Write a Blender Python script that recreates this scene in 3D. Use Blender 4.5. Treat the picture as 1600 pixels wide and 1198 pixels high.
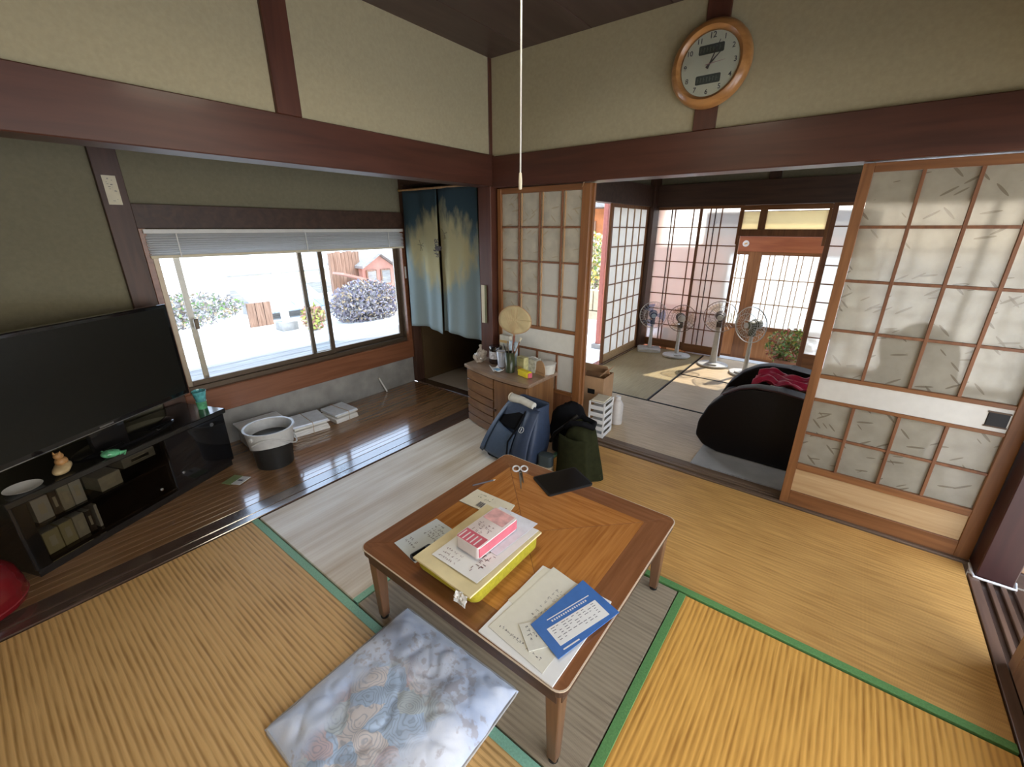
import bpy, bmesh, math, random
from mathutils import Vector, Matrix, noise
R = math.radians
random.seed(7)
for o in list(bpy.data.objects): bpy.data.objects.remove(o)
SC = bpy.context.scene
COL = SC.collection

# ---------------------------------------------------------------- camera
cam = bpy.data.objects.new('camera', bpy.data.cameras.new('camera'))
COL.objects.link(cam); SC.camera = cam
cam.data.sensor_width = 36; cam.data.lens = 36 * 666 / 1600
cam.data.clip_start = 0.02; cam.data.clip_end = 200
cam.location = (0, 0, 1.5)
cam.rotation_euler = (R(90 - 20), 0, R(127.8 - 90))

# ---------------------------------------------------------------- exposure, sky, sun, lamps
SC.view_settings.view_transform = 'Standard'
SC.view_settings.look = 'None'
SC.view_settings.exposure = 0.08
SC.view_settings.gamma = 1.0
SC.view_settings.use_curve_mapping = False
W = bpy.data.worlds.new('sky'); SC.world = W; W.use_nodes = True
wn = W.node_tree.nodes; wl = W.node_tree.links
bg = wn['Background']; bg.inputs[1].default_value = 5.0
tc = wn.new('ShaderNodeTexCoord'); sp = wn.new('ShaderNodeSeparateXYZ'); rp = wn.new('ShaderNodeValToRGB')
wl.new(tc.outputs['Generated'], sp.inputs[0]); wl.new(sp.outputs[2], rp.inputs[0]); wl.new(rp.outputs[0], bg.inputs[0])
rp.color_ramp.elements[0].position = 0.0; rp.color_ramp.elements[0].color = (1.0, 0.94, 0.84, 1)
rp.color_ramp.elements[1].position = 0.38; rp.color_ramp.elements[1].color = (0.60, 0.74, 1.0, 1)
sun = bpy.data.objects.new('sun', bpy.data.lights.new('sun', 'SUN')); COL.objects.link(sun)
sun.data.energy = 6; sun.data.angle = R(1.0); sun.data.color = (1, .94, .84)
sun.rotation_euler = Vector((0.30, 0.75, 0.85)).to_track_quat('Z', 'Y').to_euler()
LAMP_POWER = 8
lamp = bpy.data.objects.new('ceiling_lamp_light', bpy.data.lights.new('ceiling_lamp_light', 'AREA')); COL.objects.link(lamp)
lamp.data.shape = 'DISK'; lamp.data.size = 0.46; lamp.data.energy = LAMP_POWER; lamp.data.color = (1, .87, .66)
lamp.location = (-0.83, 1.11, 2.27)
# warm area lamp added outside the right opening, out of frame, to boost daylight
day = bpy.data.objects.new('daylight_right', bpy.data.lights.new('daylight_right', 'AREA')); COL.objects.link(day)
day.data.shape = 'RECTANGLE'; day.data.size = 2.3; day.data.size_y = 1.6; day.data.energy = 21; day.data.color = (1, .84, .62)
day.location = (1.75, 0.6, 1.15); day.rotation_euler = (R(90), 0, R(90))

# ---------------------------------------------------------------- helpers
MATS = {}
def nodes(name):
    m = bpy.data.materials.new(name); m.use_nodes = True
    nt = m.node_tree; b = nt.nodes['Principled BSDF']
    MATS[name] = m
    return m, nt, nt.nodes, nt.links, b
def flat(name, col, rough=.5, metal=0, var=.08, scale=30, bump=0., coat=0., emit=None, spec=.5):
    if name in MATS: return MATS[name]
    m, nt, N, L, b = nodes(name)
    b.inputs['Roughness'].default_value = rough; b.inputs['Metallic'].default_value = metal
    b.inputs['Coat Weight'].default_value = coat; b.inputs['Specular IOR Level'].default_value = spec
    t = N.new('ShaderNodeTexCoord'); n = N.new('ShaderNodeTexNoise'); n.inputs['Scale'].default_value = scale; n.inputs['Detail'].default_value = 4
    L.new(t.outputs['Object'], n.inputs['Vector'])
    r = N.new('ShaderNodeValToRGB'); L.new(n.outputs[0], r.inputs[0]); L.new(r.outputs[0], b.inputs['Base Color'])
    r.color_ramp.elements[0].position = .3; r.color_ramp.elements[1].position = .7
    r.color_ramp.elements[0].color = (*[c * (1 - var) for c in col], 1); r.color_ramp.elements[1].color = (*[min(1, c * (1 + var)) for c in col], 1)
    if bump:
        bp = N.new('ShaderNodeBump'); bp.inputs['Strength'].default_value = bump; bp.inputs['Distance'].default_value = .004
        L.new(n.outputs[0], bp.inputs['Height']); L.new(bp.outputs[0], b.inputs['Normal'])
    if emit:
        b.inputs['Emission Color'].default_value = (*emit[:3], 1); b.inputs['Emission Strength'].default_value = emit[3]
    return m
def wood(name, c1, c2, axis='X', rough=.4, scale=3., stretch=14, coat=0., bump=.15, wear=0.):
    """grain running along one object axis"""
    if name in MATS: return MATS[name]
    m, nt, N, L, b = nodes(name)
    b.inputs['Roughness'].default_value = rough; b.inputs['Coat Weight'].default_value = coat; b.inputs['Coat Roughness'].default_value = .12
    t = N.new('ShaderNodeTexCoord'); oi = N.new('ShaderNodeObjectInfo'); ad = N.new('ShaderNodeVectorMath'); ad.operation = 'ADD'
    mu = N.new('ShaderNodeMath'); mu.operation = 'MULTIPLY'; mu.inputs[1].default_value = 37
    L.new(oi.outputs['Random'], mu.inputs[0]); L.new(t.outputs['Object'], ad.inputs[0]); L.new(mu.outputs[0], ad.inputs[1])
    mp = N.new('ShaderNodeMapping'); L.new(ad.outputs[0], mp.inputs[0])
    s = [stretch * scale] * 3; s['XYZ'.index(axis)] = scale * .8
    mp.inputs['Scale'].default_value = s
    n = N.new('ShaderNodeTexNoise'); n.inputs['Scale'].default_value = 1; n.inputs['Detail'].default_value = 6; n.inputs['Distortion'].default_value = .6
    L.new(mp.outputs[0], n.inputs['Vector'])
    r = N.new('ShaderNodeValToRGB'); L.new(n.outputs[0], r.inputs[0])
    r.color_ramp.elements[0].position = .34; r.color_ramp.elements[1].position = .66
    r.color_ramp.elements[0].color = (*c1, 1); r.color_ramp.elements[1].color = (*c2, 1)
    out = r.outputs[0]
    if wear:
        n2 = N.new('ShaderNodeTexNoise'); n2.inputs['Scale'].default_value = 2.5; n2.inputs['Detail'].default_value = 3
        L.new(t.outputs['Object'], n2.inputs['Vector'])
        mx = N.new('ShaderNodeMix'); mx.data_type = 'RGBA'; mr = N.new('ShaderNodeMapRange')
        mr.inputs[1].default_value = .5; mr.inputs[2].default_value = .75; mr.inputs[4].default_value = wear
        L.new(n2.outputs[0], mr.inputs[0]); L.new(mr.outputs[0], mx.inputs[0]); L.new(out, mx.inputs[6])
        mx.inputs[7].default_value = (*[min(1, c * 1.8 + .05) for c in c2], 1); out = mx.outputs[2]
    L.new(out, b.inputs['Base Color'])
    bp = N.new('ShaderNodeBump'); bp.inputs['Strength'].default_value = bump; bp.inputs['Distance'].default_value = .002
    L.new(n.outputs[0], bp.inputs['Height']); L.new(bp.outputs[0], b.inputs['Normal'])
    return m
def tatami(name, c1, c2, axis, rough=.55, rib=.5, spec=.4, streak=None):
    m, nt, N, L, b = nodes(name)
    b.inputs['Roughness'].default_value = rough; b.inputs['Specular IOR Level'].default_value = spec
    t = N.new('ShaderNodeTexCoord')
    nz = N.new('ShaderNodeTexNoise'); nz.inputs['Scale'].default_value = 3.5; nz.inputs['Detail'].default_value = 2
    L.new(t.outputs['Object'], nz.inputs['Vector'])
    w = N.new('ShaderNodeTexWave'); w.wave_type = 'BANDS'; w.bands_direction = 'Y' if axis == 'X' else 'X'
    w.inputs['Scale'].default_value = 16.5; w.inputs['Distortion'].default_value = .18; w.inputs['Detail'].default_value = 2; w.inputs['Detail Scale'].default_value = 1.2
    L.new(t.outputs['Object'], w.inputs['Vector'])
    w2 = N.new('ShaderNodeTexWave'); w2.wave_type = 'BANDS'; w2.bands_direction = 'X' if axis == 'X' else 'Y'
    w2.inputs['Scale'].default_value = 75; w2.inputs['Distortion'].default_value = 1.2
    L.new(t.outputs['Object'], w2.inputs['Vector'])
    mp = N.new('ShaderNodeMapping'); s = [80, 80, 80]; s['XYZ'.index(axis)] = 5; mp.inputs['Scale'].default_value = s
    L.new(t.outputs['Object'], mp.inputs[0])
    n = N.new('ShaderNodeTexNoise'); n.inputs['Scale'].default_value = 1 if not streak else streak; n.inputs['Detail'].default_value = 5
    L.new(mp.outputs[0], n.inputs['Vector'])
    m1 = N.new('ShaderNodeMath'); m1.operation = 'MULTIPLY_ADD'; m1.inputs[1].default_value = .42 * rib; L.new(w.outputs[1], m1.inputs[0]); L.new(n.outputs[0], m1.inputs[2])
    m2 = N.new('ShaderNodeMath'); m2.operation = 'MULTIPLY_ADD'; m2.inputs[1].default_value = .13; L.new(w2.outputs[1], m2.inputs[0]); L.new(m1.outputs[0], m2.inputs[2])
    m3 = N.new('ShaderNodeMath'); m3.operation = 'MULTIPLY_ADD'; m3.inputs[1].default_value = .35; L.new(nz.outputs[0], m3.inputs[0]); L.new(m2.outputs[0], m3.inputs[2])
    r = N.new('ShaderNodeValToRGB'); L.new(m3.outputs[0], r.inputs[0]); L.new(r.outputs[0], b.inputs['Base Color'])
    r.color_ramp.elements[0].position = .55; r.color_ramp.elements[1].position = 1.0
    r.color_ramp.elements[0].color = (*c1, 1); r.color_ramp.elements[1].color = (*c2, 1)
    bp = N.new('ShaderNodeBump'); bp.inputs['Strength'].default_value = .35 + .3 * rib; bp.inputs['Distance'].default_value = .0025
    L.new(m2.outputs[0], bp.inputs['Height']); L.new(bp.outputs[0], b.inputs['Normal'])
    return m
def paper_mat(name, col, trans=.5, marks=None, glass=0., tint=None, blot=.05, rgh=.22):
    """translucent paper or patterned glass pane"""
    m, nt, N, L, b = nodes(name)
    b.inputs['Roughness'].default_value = .5
    t = N.new('ShaderNodeTexCoord'); oi = N.new('ShaderNodeObjectInfo'); ad = N.new('ShaderNodeVectorMath'); ad.operation = 'ADD'
    mu = N.new('ShaderNodeMath'); mu.operation = 'MULTIPLY'; mu.inputs[1].default_value = 19
    L.new(oi.outputs['Random'], mu.inputs[0]); L.new(t.outputs['Object'], ad.inputs[0]); L.new(mu.outputs[0], ad.inputs[1])
    n = N.new('ShaderNodeTexNoise'); n.inputs['Scale'].default_value = 14; n.inputs['Detail'].default_value = 6; L.new(ad.outputs[0], n.inputs['Vector'])
    r = N.new('ShaderNodeValToRGB'); L.new(n.outputs[0], r.inputs[0])
    r.color_ramp.elements[0].position = .3; r.color_ramp.elements[1].position = .7
    r.color_ramp.elements[0].color = (*[c * (1 - blot * 2) for c in col], 1); r.color_ramp.elements[1].color = (*col, 1)
    out = r.outputs[0]
    if marks:
        for k, ang in enumerate((.75, -.95, 1.75)):
            mq = N.new('ShaderNodeMapping'); mq.inputs['Rotation'].default_value = (0, ang, 0); L.new(ad.outputs[0], mq.inputs[0])
            mp = N.new('ShaderNodeMapping'); mp.inputs['Scale'].default_value = (115, 115, 17); L.new(mq.outputs[0], mp.inputs[0])
            v = N.new('ShaderNodeTexVoronoi'); v.inputs['Scale'].default_value = .34; L.new(mp.outputs[0], v.inputs['Vector'])
            sr = N.new('ShaderNodeSeparateColor'); L.new(v.outputs['Color'], sr.inputs[0])
            lt = N.new('ShaderNodeMath'); lt.operation = 'LESS_THAN'; lt.inputs[1].default_value = .19; L.new(v.outputs['Distance'], lt.inputs[0])
            gt = N.new('ShaderNodeMath'); gt.operation = 'GREATER_THAN'; gt.inputs[1].default_value = marks[3]; L.new(sr.outputs[0], gt.inputs[0])
            an = N.new('ShaderNodeMath'); an.operation = 'MULTIPLY'; L.new(lt.outputs[0], an.inputs[0]); L.new(gt.outputs[0], an.inputs[1])
            ml = N.new('ShaderNodeMath'); ml.operation = 'MULTIPLY'; ml.inputs[1].default_value = .75; L.new(an.outputs[0], ml.inputs[0])
            mx = N.new('ShaderNodeMix'); mx.data_type = 'RGBA'; L.new(ml.outputs[0], mx.inputs[0]); L.new(out, mx.inputs[6]); mx.inputs[7].default_value = (*marks[:3], 1)
            out = mx.outputs[2]
    L.new(out, b.inputs['Base Color'])
    tr = N.new('ShaderNodeBsdfTranslucent'); L.new(out, tr.inputs[0])
    ms = N.new('ShaderNodeMixShader'); ms.inputs[0].default_value = trans; L.new(b.outputs[0], ms.inputs[1]); L.new(tr.outputs[0], ms.inputs[2])
    last = ms
    if glass:
        g = N.new('ShaderNodeBsdfRefraction'); g.inputs['Roughness'].default_value = rgh; g.inputs['IOR'].default_value = 1.12
        g.inputs['Color'].default_value = (*(tint or (1, 1, 1)), 1)
        m2 = N.new('ShaderNodeMixShader'); m2.inputs[0].default_value = glass; L.new(ms.outputs[0], m2.inputs[1]); L.new(g.outputs[0], m2.inputs[2]); last = m2
    L.new(last.outputs[0], nt.nodes['Material Output'].inputs[0])
    return m
def clear_glass(name, tint=(1, 1, 1), refl=.08):
    m, nt, N, L, b = nodes(name)
    t = N.new('ShaderNodeBsdfTransparent'); t.inputs[0].default_value = (*tint, 1)
    g = N.new('ShaderNodeBsdfGlossy'); g.inputs['Roughness'].default_value = .03
    f = N.new('ShaderNodeFresnel'); f.inputs[0].default_value = 1.35
    ms = N.new('ShaderNodeMixShader'); L.new(f.outputs[0], ms.inputs[0]); L.new(t.outputs[0], ms.inputs[1]); L.new(g.outputs[0], ms.inputs[2])
    L.new(ms.outputs[0], nt.nodes['Material Output'].inputs[0])
    return m
def props(o, label=None, cat=None, group=None, kind=None):
    if label: o['label'] = label
    if cat: o['category'] = cat
    if group: o['group'] = group
    if kind: o['kind'] = kind
    return o
def T(name, label, cat, loc=(0, 0, 0), rz=0, group=None, kind=None):
    o = bpy.data.objects.new(name, None); COL.objects.link(o); o.empty_display_size = .05
    o.location = loc; o.rotation_euler = (0, 0, rz)
    return props(o, label, cat, group, kind)
def link(name, me, parent=None, loc=(0, 0, 0), rot=(0, 0, 0)):
    o = bpy.data.objects.new(name, me); COL.objects.link(o); o.parent = parent; o.location = loc; o.rotation_euler = rot
    return o
def MO(name, bm, mat, parent=None, loc=(0, 0, 0), rot=(0, 0, 0), smooth=False):
    me = bpy.data.meshes.new(name); bmesh.ops.recalc_face_normals(bm, faces=bm.faces); bm.to_mesh(me); bm.free()
    if isinstance(mat, (list, tuple)):
        for q in mat: me.materials.append(q)
    else: me.materials.append(mat)
    if smooth:
        for p in me.polygons: p.use_smooth = True
        try: me.set_sharp_from_angle(angle=R(40))
        except Exception: pass
    return link(name, me, parent, loc, rot)
CACHE = {}
def boxmesh(sx, sy, sz, mat, bev=0.):
    key = (round(sx, 4), round(sy, 4), round(sz, 4), mat.name, round(bev, 4))
    if key in CACHE: return CACHE[key]
    bm = bmesh.new(); bmesh.ops.create_cube(bm, size=1)
    for v in bm.verts: v.co = (v.co.x * sx, v.co.y * sy, v.co.z * sz)
    if bev: bmesh.ops.bevel(bm, geom=bm.edges[:], offset=bev, segments=2 if bev > .004 else 1, affect='EDGES', profile=.5)
    me = bpy.data.meshes.new('block'); bm.to_mesh(me); bm.free(); me.materials.append(mat)
    CACHE[key] = me
    return me
def BX(name, parent, x0, x1, y0, y1, z0, z1, mat, bev=.002, rot=(0, 0, 0)):
    """a block given by its bounds; its origin is its own centre"""
    return link(name, boxmesh(x1 - x0, y1 - y0, z1 - z0, mat, bev), parent, ((x0 + x1) / 2, (y0 + y1) / 2, (z0 + z1) / 2), rot)
def ST(name, x0, x1, y0, y1, z0, z1, mat, label, cat, bev=.002):
    return props(BX(name, None, x0, x1, y0, y1, z0, z1, mat, bev), label, cat, kind='structure')
def addbox(bm, x0, x1, y0, y1, z0, z1):
    v = [bm.verts.new((x, y, z)) for z in (z0, z1) for y in (y0, y1) for x in (x0, x1)]
    for f in ((0, 2, 3, 1), (4, 5, 7, 6), (0, 1, 5, 4), (2, 6, 7, 3), (0, 4, 6, 2), (1, 3, 7, 5)): bm.faces.new([v[i] for i in f])
def lathe(prof, seg=32, bm=None, cx=0, cy=0, sx=1, sy=1):
    bm = bm or bmesh.new(); rings = []
    for r, z in prof:
        if r < 1e-5: rings.append([bm.verts.new((cx, cy, z))])
        else: rings.append([bm.verts.new((cx + r * sx * math.cos(2 * math.pi * k / seg), cy + r * sy * math.sin(2 * math.pi * k / seg), z)) for k in range(seg)])
    for a, b in zip(rings, rings[1:]):
        for k in range(seg):
            k2 = (k + 1) % seg
            if len(a) == 1 and len(b) == 1: continue
            if len(a) == 1: bm.faces.new((a[0], b[k], b[k2]))
            elif len(b) == 1: bm.faces.new((a[k], b[0], a[k2]))
            else: bm.faces.new((a[k], b[k], b[k2], a[k2]))
    return bm
def tube(pts, r, seg=8, bm=None, closed=False, cap=True):
    bm = bm or bmesh.new(); pts = [Vector(p) for p in pts]; n = len(pts); rings = []
    rr = r if isinstance(r, (list, tuple)) else [r] * n
    prev = None
    for i, p in enumerate(pts):
        a = pts[(i - 1) % n] if (closed or i > 0) else p; b = pts[(i + 1) % n] if (closed or i < n - 1) else p
        d = (b - a).normalized()
        u = d.cross(Vector((0, 0, 1))) if prev is None else (prev - d * prev.dot(d))
        if u.length < 1e-4: u = d.cross(Vector((1, 0, 0)))
        u.normalize(); prev = u; w = d.cross(u)
        rings.append([bm.verts.new(p + (u * math.cos(2 * math.pi * k / seg) + w * math.sin(2 * math.pi * k / seg)) * rr[i]) for k in range(seg)])
    m = n if closed else n - 1
    for i in range(m):
        a = rings[i]; b = rings[(i + 1) % n]
        for k in range(seg): bm.faces.new((a[k], a[(k + 1) % seg], b[(k + 1) % seg], b[k]))
    if cap and not closed:
        bm.faces.new(rings[0][::-1]); bm.faces.new(rings[-1])
    return bm
def prism(poly, z0, z1, bm=None, plane='XY'):
    bm = bm or bmesh.new()
    def P(a, b, c): return {'XY': (a, b, c), 'XZ': (a, c, b), 'YZ': (c, a, b)}[plane]
    lo = [bm.verts.new(P(a, b, z0)) for a, b in poly]; hi = [bm.verts.new(P(a, b, z1)) for a, b in poly]
    bm.faces.new(lo[::-1]); bm.faces.new(hi); n = len(poly)
    for i in range(n): bm.faces.new((lo[i], lo[(i + 1) % n], hi[(i + 1) % n], hi[i]))
    return bm
def rrect(x0, x1, y0, y1, r, n=5):
    pts = []
    for cx, cy, a0 in ((x1 - r, y1 - r, 0), (x0 + r, y1 - r, 90), (x0 + r, y0 + r, 180), (x1 - r, y0 + r, 270)):
        for k in range(n + 1):
            a = R(a0 + 90 * k / n); pts.append((cx + r * math.cos(a), cy + r * math.sin(a)))
    return pts
def bev(bm, off, seg=2):
    bmesh.ops.bevel(bm, geom=bm.edges[:], offset=off, segments=seg, affect='EDGES', profile=.5, clamp_overlap=True); return bm
def sheet(nx, ny, f):
    bm = bmesh.new(); g = [[bm.verts.new(f(i / nx, j / ny)) for j in range(ny + 1)] for i in range(nx + 1)]
    for i in range(nx):
        for j in range(ny): bm.faces.new((g[i][j], g[i + 1][j], g[i + 1][j + 1], g[i][j + 1]))
    return bm
def thick(o, t, off=-1):
    s = o.modifiers.new('thickness', 'SOLIDIFY'); s.thickness = t; s.offset = off; return o
def fbm(x, y, z, s=1): return noise.noise(Vector((x, y, z)) * s)
def scribble(bm, x0, x1, y0, y1, z, rows, size, rnd, vertical=False, dens=.8):
    """small printed strokes lying flat, grouped into characters and lines"""
    for k in range(rows):
        yy = y1 - (k + .5) * (y1 - y0) / rows; x = x0
        while x < x1 - size:
            if rnd.random() < dens:
                for q in range(rnd.randint(2, 4)):
                    a = x + rnd.random() * size * .6; b_ = yy + (rnd.random() - .5) * size * .8
                    if rnd.random() < .5: addbox(bm, a, a + size * .5, b_, b_ + size * .1, z, z + .0003)
                    else: addbox(bm, a, a + size * .1, b_ - size * .25, b_ + size * .3, z, z + .0003)
            x += size * 1.1
    return bm
def copy_thing(root, loc, rz=None, label=None, group=None):
    c = root.copy(); COL.objects.link(c); c.location = loc
    if rz is not None: c.rotation_euler[2] = rz
    if label: c['label'] = label
    if group: c['group'] = group
    def rec(a, b):
        for ch in a.children:
            d = ch.copy(); COL.objects.link(d); d.parent = b; rec(ch, d)
    kids = list(root.children)
    for ch in kids:
        d = ch.copy(); COL.objects.link(d); d.parent = c
        for g in list(ch.children):
            e = g.copy(); COL.objects.link(e); e.parent = d
    return c

# ---------------------------------------------------------------- materials
M_wall = flat('olive plaster', (.40, .35, .225), .95, var=.05, scale=60, bump=.25, spec=.2)
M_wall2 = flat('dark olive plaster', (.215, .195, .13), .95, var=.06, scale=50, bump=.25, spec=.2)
M_beamX = wood('red brown lacquer along x', (.058, .018, .010), (.088, .028, .016), 'X', .42, 2.2, 10, coat=.08, bump=.05, wear=.06)
M_beamY = wood('red brown lacquer along y', (.058, .018, .010), (.088, .028, .016), 'Y', .42, 2.2, 10, coat=.08, bump=.05, wear=.06)
M_beamZ = wood('red brown lacquer upright', (.066, .020, .011), (.098, .031, .017), 'Z', .45, 2.2, 10, coat=.05, bump=.05)
M_dark = wood('dark brown timber', (.045, .022, .014), (.075, .038, .024), 'X', .5, 2.5, 10)
M_darkZ = wood('dark brown timber upright', (.060, .028, .018), (.095, .046, .030), 'Z', .5, 2.5, 10)
M_sill = wood('red brown sill', (.20, .075, .035), (.27, .11, .055), 'Y', .35, 2.5, 12, coat=.2)
M_ceil = wood('mauve brown ceiling board', (.060, .036, .032), (.085, .054, .048), 'Y', .40, 1.5, 9, bump=.05)
M_floorw = wood('polished floor board', (.21, .105, .045), (.33, .18, .085), 'Y', .22, 3., 12, coat=1., bump=.06)
for q in (M_floorw,): q.node_tree.nodes['Principled BSDF'].inputs['Coat IOR'].default_value = 1.9; q.node_tree.nodes['Principled BSDF'].inputs['Coat Roughness'].default_value = .09
M_floorstrip = wood('worn edge board', (.075, .045, .032), (.12, .075, .055), 'Y', .22, 3., 12, coat=.9)
M_floorstrip.node_tree.nodes['Principled BSDF'].inputs['Coat IOR'].default_value = 1.8
M_shoji = wood('cedar shoji frame', (.185, .072, .022), (.28, .118, .040), 'Z', .45, 3., 12)
M_shojiX = wood('cedar shoji rail', (.17, .066, .021), (.265, .11, .038), 'X', .45, 3., 12)
M_kumi = wood('brown lattice bar', (.16, .062, .026), (.24, .10, .042), 'Z', .5, 3., 12)
M_kumi2 = wood('pale lattice bar', (.38, .22, .10), (.5, .31, .16), 'Z', .5, 3., 12)
M_board = wood('pale board', (.44, .28, .13), (.55, .38, .20), 'X', .5, 3., 14)
M_alu = flat('brown anodised aluminium', (.13, .095, .065), .4, .5, var=.04)
M_green = flat('green brocade border', (.115, .27, .075), .7, var=.16, scale=160, bump=.3)
M_greenpale = flat('faded green border', (.26, .50, .33), .7, var=.12, scale=160, bump=.3)
M_black = flat('black plastic', (.010, .010, .010), .4, var=.1, spec=.3)
M_gloss = flat('black gloss', (.008, .008, .009), .1, var=.05, coat=.5)
M_white = flat('white plastic', (.72, .71, .68), .4, var=.03)
M_paper = flat('white paper', (.78, .76, .71), .85, var=.03, scale=20)
M_cream = flat('cream paper', (.72, .66, .50), .85, var=.05, scale=20)
M_ink = flat('grey ink', (.12, .11, .12), .8)
M_inkb = flat('brown ink', (.20, .09, .09), .8)
M_card = flat('cardboard', (.42, .25, .13), .85, var=.08, scale=14)
M_metal = flat('brushed steel', (.6, .6, .6), .3, 1, var=.05)
M_conc = flat('grey concrete', (.30, .29, .27), .9, var=.22, scale=7, bump=.5)
M_glass = clear_glass('window glass', (.96, .98, .98))
P_leaf = paper_mat('leaf patterned glass', (.62, .58, .47), .30, marks=(.24, .19, .13, .48), glass=.42, tint=(.93, .89, .82), blot=.10, rgh=.24)
P_flower = paper_mat('flower patterned paper', (.74, .69, .57), .40, marks=(.55, .46, .30, .45), blot=.12)
P_white = paper_mat('white shoji paper', (.84, .82, .76), .55, blot=.03)
P_frost = paper_mat('frosted pane', (.80, .77, .71), .45, glass=.60, blot=.02, rgh=.34)
P_band = flat('off white fusuma board', (.62, .60, .54), .7, var=.03)

# ---------------------------------------------------------------- shell of the tatami room
XL, YB = -2.20, 2.60
fl = ST('floor', -2.32, .72, -.62, 2.66, -.12, -.05, M_dark, 'dark wooden subfloor under the tatami mats', 'floor')
ceil = T('ceiling', 'dark mauve brown board ceiling above the tatami room', 'ceiling', (0, 0, 0), kind='structure')
x = -2.36
while x < .86:
    BX('board', ceil, x, min(x + .455, .90), -.64, 2.70, 2.56, 2.60, M_ceil, .003); x += .457
BX('backing', ceil, -2.4, .95, -.68, 2.74, 2.60, 2.66, M_dark)
# upper wall, left side (plaster between the beam and the ceiling)
ST('wall_left', XL - .12, XL, -.62, YB + .08, 1.97, 2.56, M_wall, 'olive plaster upper wall on the left above the long beam', 'wall', 0)
ST('trim_1', XL - .14, XL + .022, -.62, YB + .06, 1.785, 1.985, M_beamY, 'long red brown lacquered beam across the left side', 'beam', .004)
ST('trim_2', XL - .02, XL + .02, 1.10, 1.215, 1.985, 2.56, M_beamZ, 'red brown upright post on the upper left wall', 'post', .003)
ST('wall_back', XL - .12, .95, YB, YB + .12, 1.97, 2.56, M_wall, 'olive plaster upper wall behind the round clock', 'wall', 0)
ST('trim_3', XL + .022, .95, YB - .022, YB + .14, 1.775, 1.975, M_beamX, 'long red brown lacquered beam under the clock', 'beam', .004)
ST('trim_4', -.815, -.705, YB - .018, YB + .02, 1.975, 2.56, M_beamZ, 'red brown upright post behind the clock', 'post', .003)
ST('trim_5', XL - .115, XL + .008, YB - .03, YB + .10, 0, 2.56, M_beamZ, 'red brown corner post between the blue curtain and the lattice screen', 'post', .003)
M_post = wood('dark red lacquered post', (.030, .006, .004), (.045, .010, .007), 'Z', .45, 2.2, 10)
ST('trim_6', .735, .855, YB - .09, YB + .05, .0, 2.56, M_post, 'dark red post beside the large lattice door', 'post', .004)
ST('wall_right', .78, .90, -.62, 2.52, 1.97, 2.56, M_wall, 'olive plaster wall above the right opening', 'wall', 0)
ST('trim_7', .735, .905, -.62, 2.52, 1.775, 1.97, M_beamY, 'red brown beam over the right opening', 'beam')
ST('wall_front', -2.36, .95, -.68, -.60, -.05, 2.56, M_wall, 'olive plaster wall behind the viewer', 'wall', 0)
# threshold on the right with its grooves
thr = T('trim_8', 'dark grooved threshold along the right edge of the tatami', 'threshold', (0, 0, 0), kind='structure')
M_thr = wood('dark threshold', (.055, .030, .020), (.095, .055, .036), 'Y', .3, 3., 12, coat=.4)
M_thr2 = wood('threshold runner', (.11, .060, .038), (.17, .095, .06), 'Y', .3, 3., 12, coat=.3)
BX('base_board', thr, .712, .90, -.6, 2.52, -.10, -.012, M_thr)
for a, b in ((.712, .748), (.772, .790), (.814, .832), (.856, .90)): BX('runner', thr, a, b, -.6, 2.52, -.012, .004, M_thr2)
# threshold under the lattice doors
thb = T('trim_9', 'dark threshold between the two rooms with door grooves', 'threshold', (0, 0, 0), kind='structure')
M_sb = wood('brown sill board', (.115, .070, .040), (.18, .115, .068), 'X', .5, 3., 12)
BX('base_board', thb, -2.08, .735, YB + .005, YB + .152, -.10, -.006, M_sb)
for a, b in ((.005, .030), (.056, .080), (.085, .152)): BX('runner', thb, -1.38, .735, YB + a, YB + b, -.006, .006, M_sb)

# ---------------------------------------------------------------- tatami mats
def mat_thing(x0, x1, y0, y1, material, border, bsides, label, group='tatami mats of the front room', z=0., bw=.032):
    t = T('tatami_mat', label, 'tatami mat', ((x0 + x1) / 2, (y0 + y1) / 2, z), group=group)
    w, h = (x1 - x0) / 2 - .002, (y1 - y0) / 2 - .002
    BX('straw_surface', t, -w, w, -h, h, -.05, 0, material, .004)
    for s in bsides:
        if s == 'W': BX('cloth_border', t, -w - .0006, -w + bw, -h, h, -.048, .0022, border, .001)
        if s == 'E': BX('cloth_border', t, w - bw, w + .0006, -h, h, -.048, .0022, border, .001)
        if s == 'S': BX('cloth_border', t, -w, w, -h - .0006, -h + bw, -.048, .0022, border, .001)
        if s == 'N': BX('cloth_border', t, -w, w, h - bw, h + .0006, -.048, .0022, border, .001)
    return t
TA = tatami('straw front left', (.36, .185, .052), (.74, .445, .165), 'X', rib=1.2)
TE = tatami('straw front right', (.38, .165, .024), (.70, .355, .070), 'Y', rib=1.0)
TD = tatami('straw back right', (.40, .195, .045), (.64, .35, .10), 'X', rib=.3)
TB = tatami('straw faded with window sheen', (.58, .43, .25), (.90, .81, .66), 'Y', .42, rib=.1, spec=.6, streak=.22)  # faded straw, with the window's sheen also put into the paler colour
TC = tatami('straw middle painted shade', (.25, .185, .115), (.42, .32, .20), 'X', rib=.5)  # shade under the table put into the straw colour
T2 = tatami('straw back room', (.30, .225, .105), (.40, .31, .16), 'Y', rib=.05, rough=.5)
T3 = tatami('straw back room pale', (.44, .32, .18), (.66, .50, .31), 'X', .42, rib=.05, spec=.6)
mat_thing(-2.30, -.31, -.60, .685, TA, M_greenpale, 'NS', 'ribbed golden tatami mat in front of the television stand with a mint green border')
mat_thing(-2.30, -1.37, .69, 2.60, TB, M_greenpale, 'E', 'faded tatami mat with painted pale window sheen beside the polished wooden floor')
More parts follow.
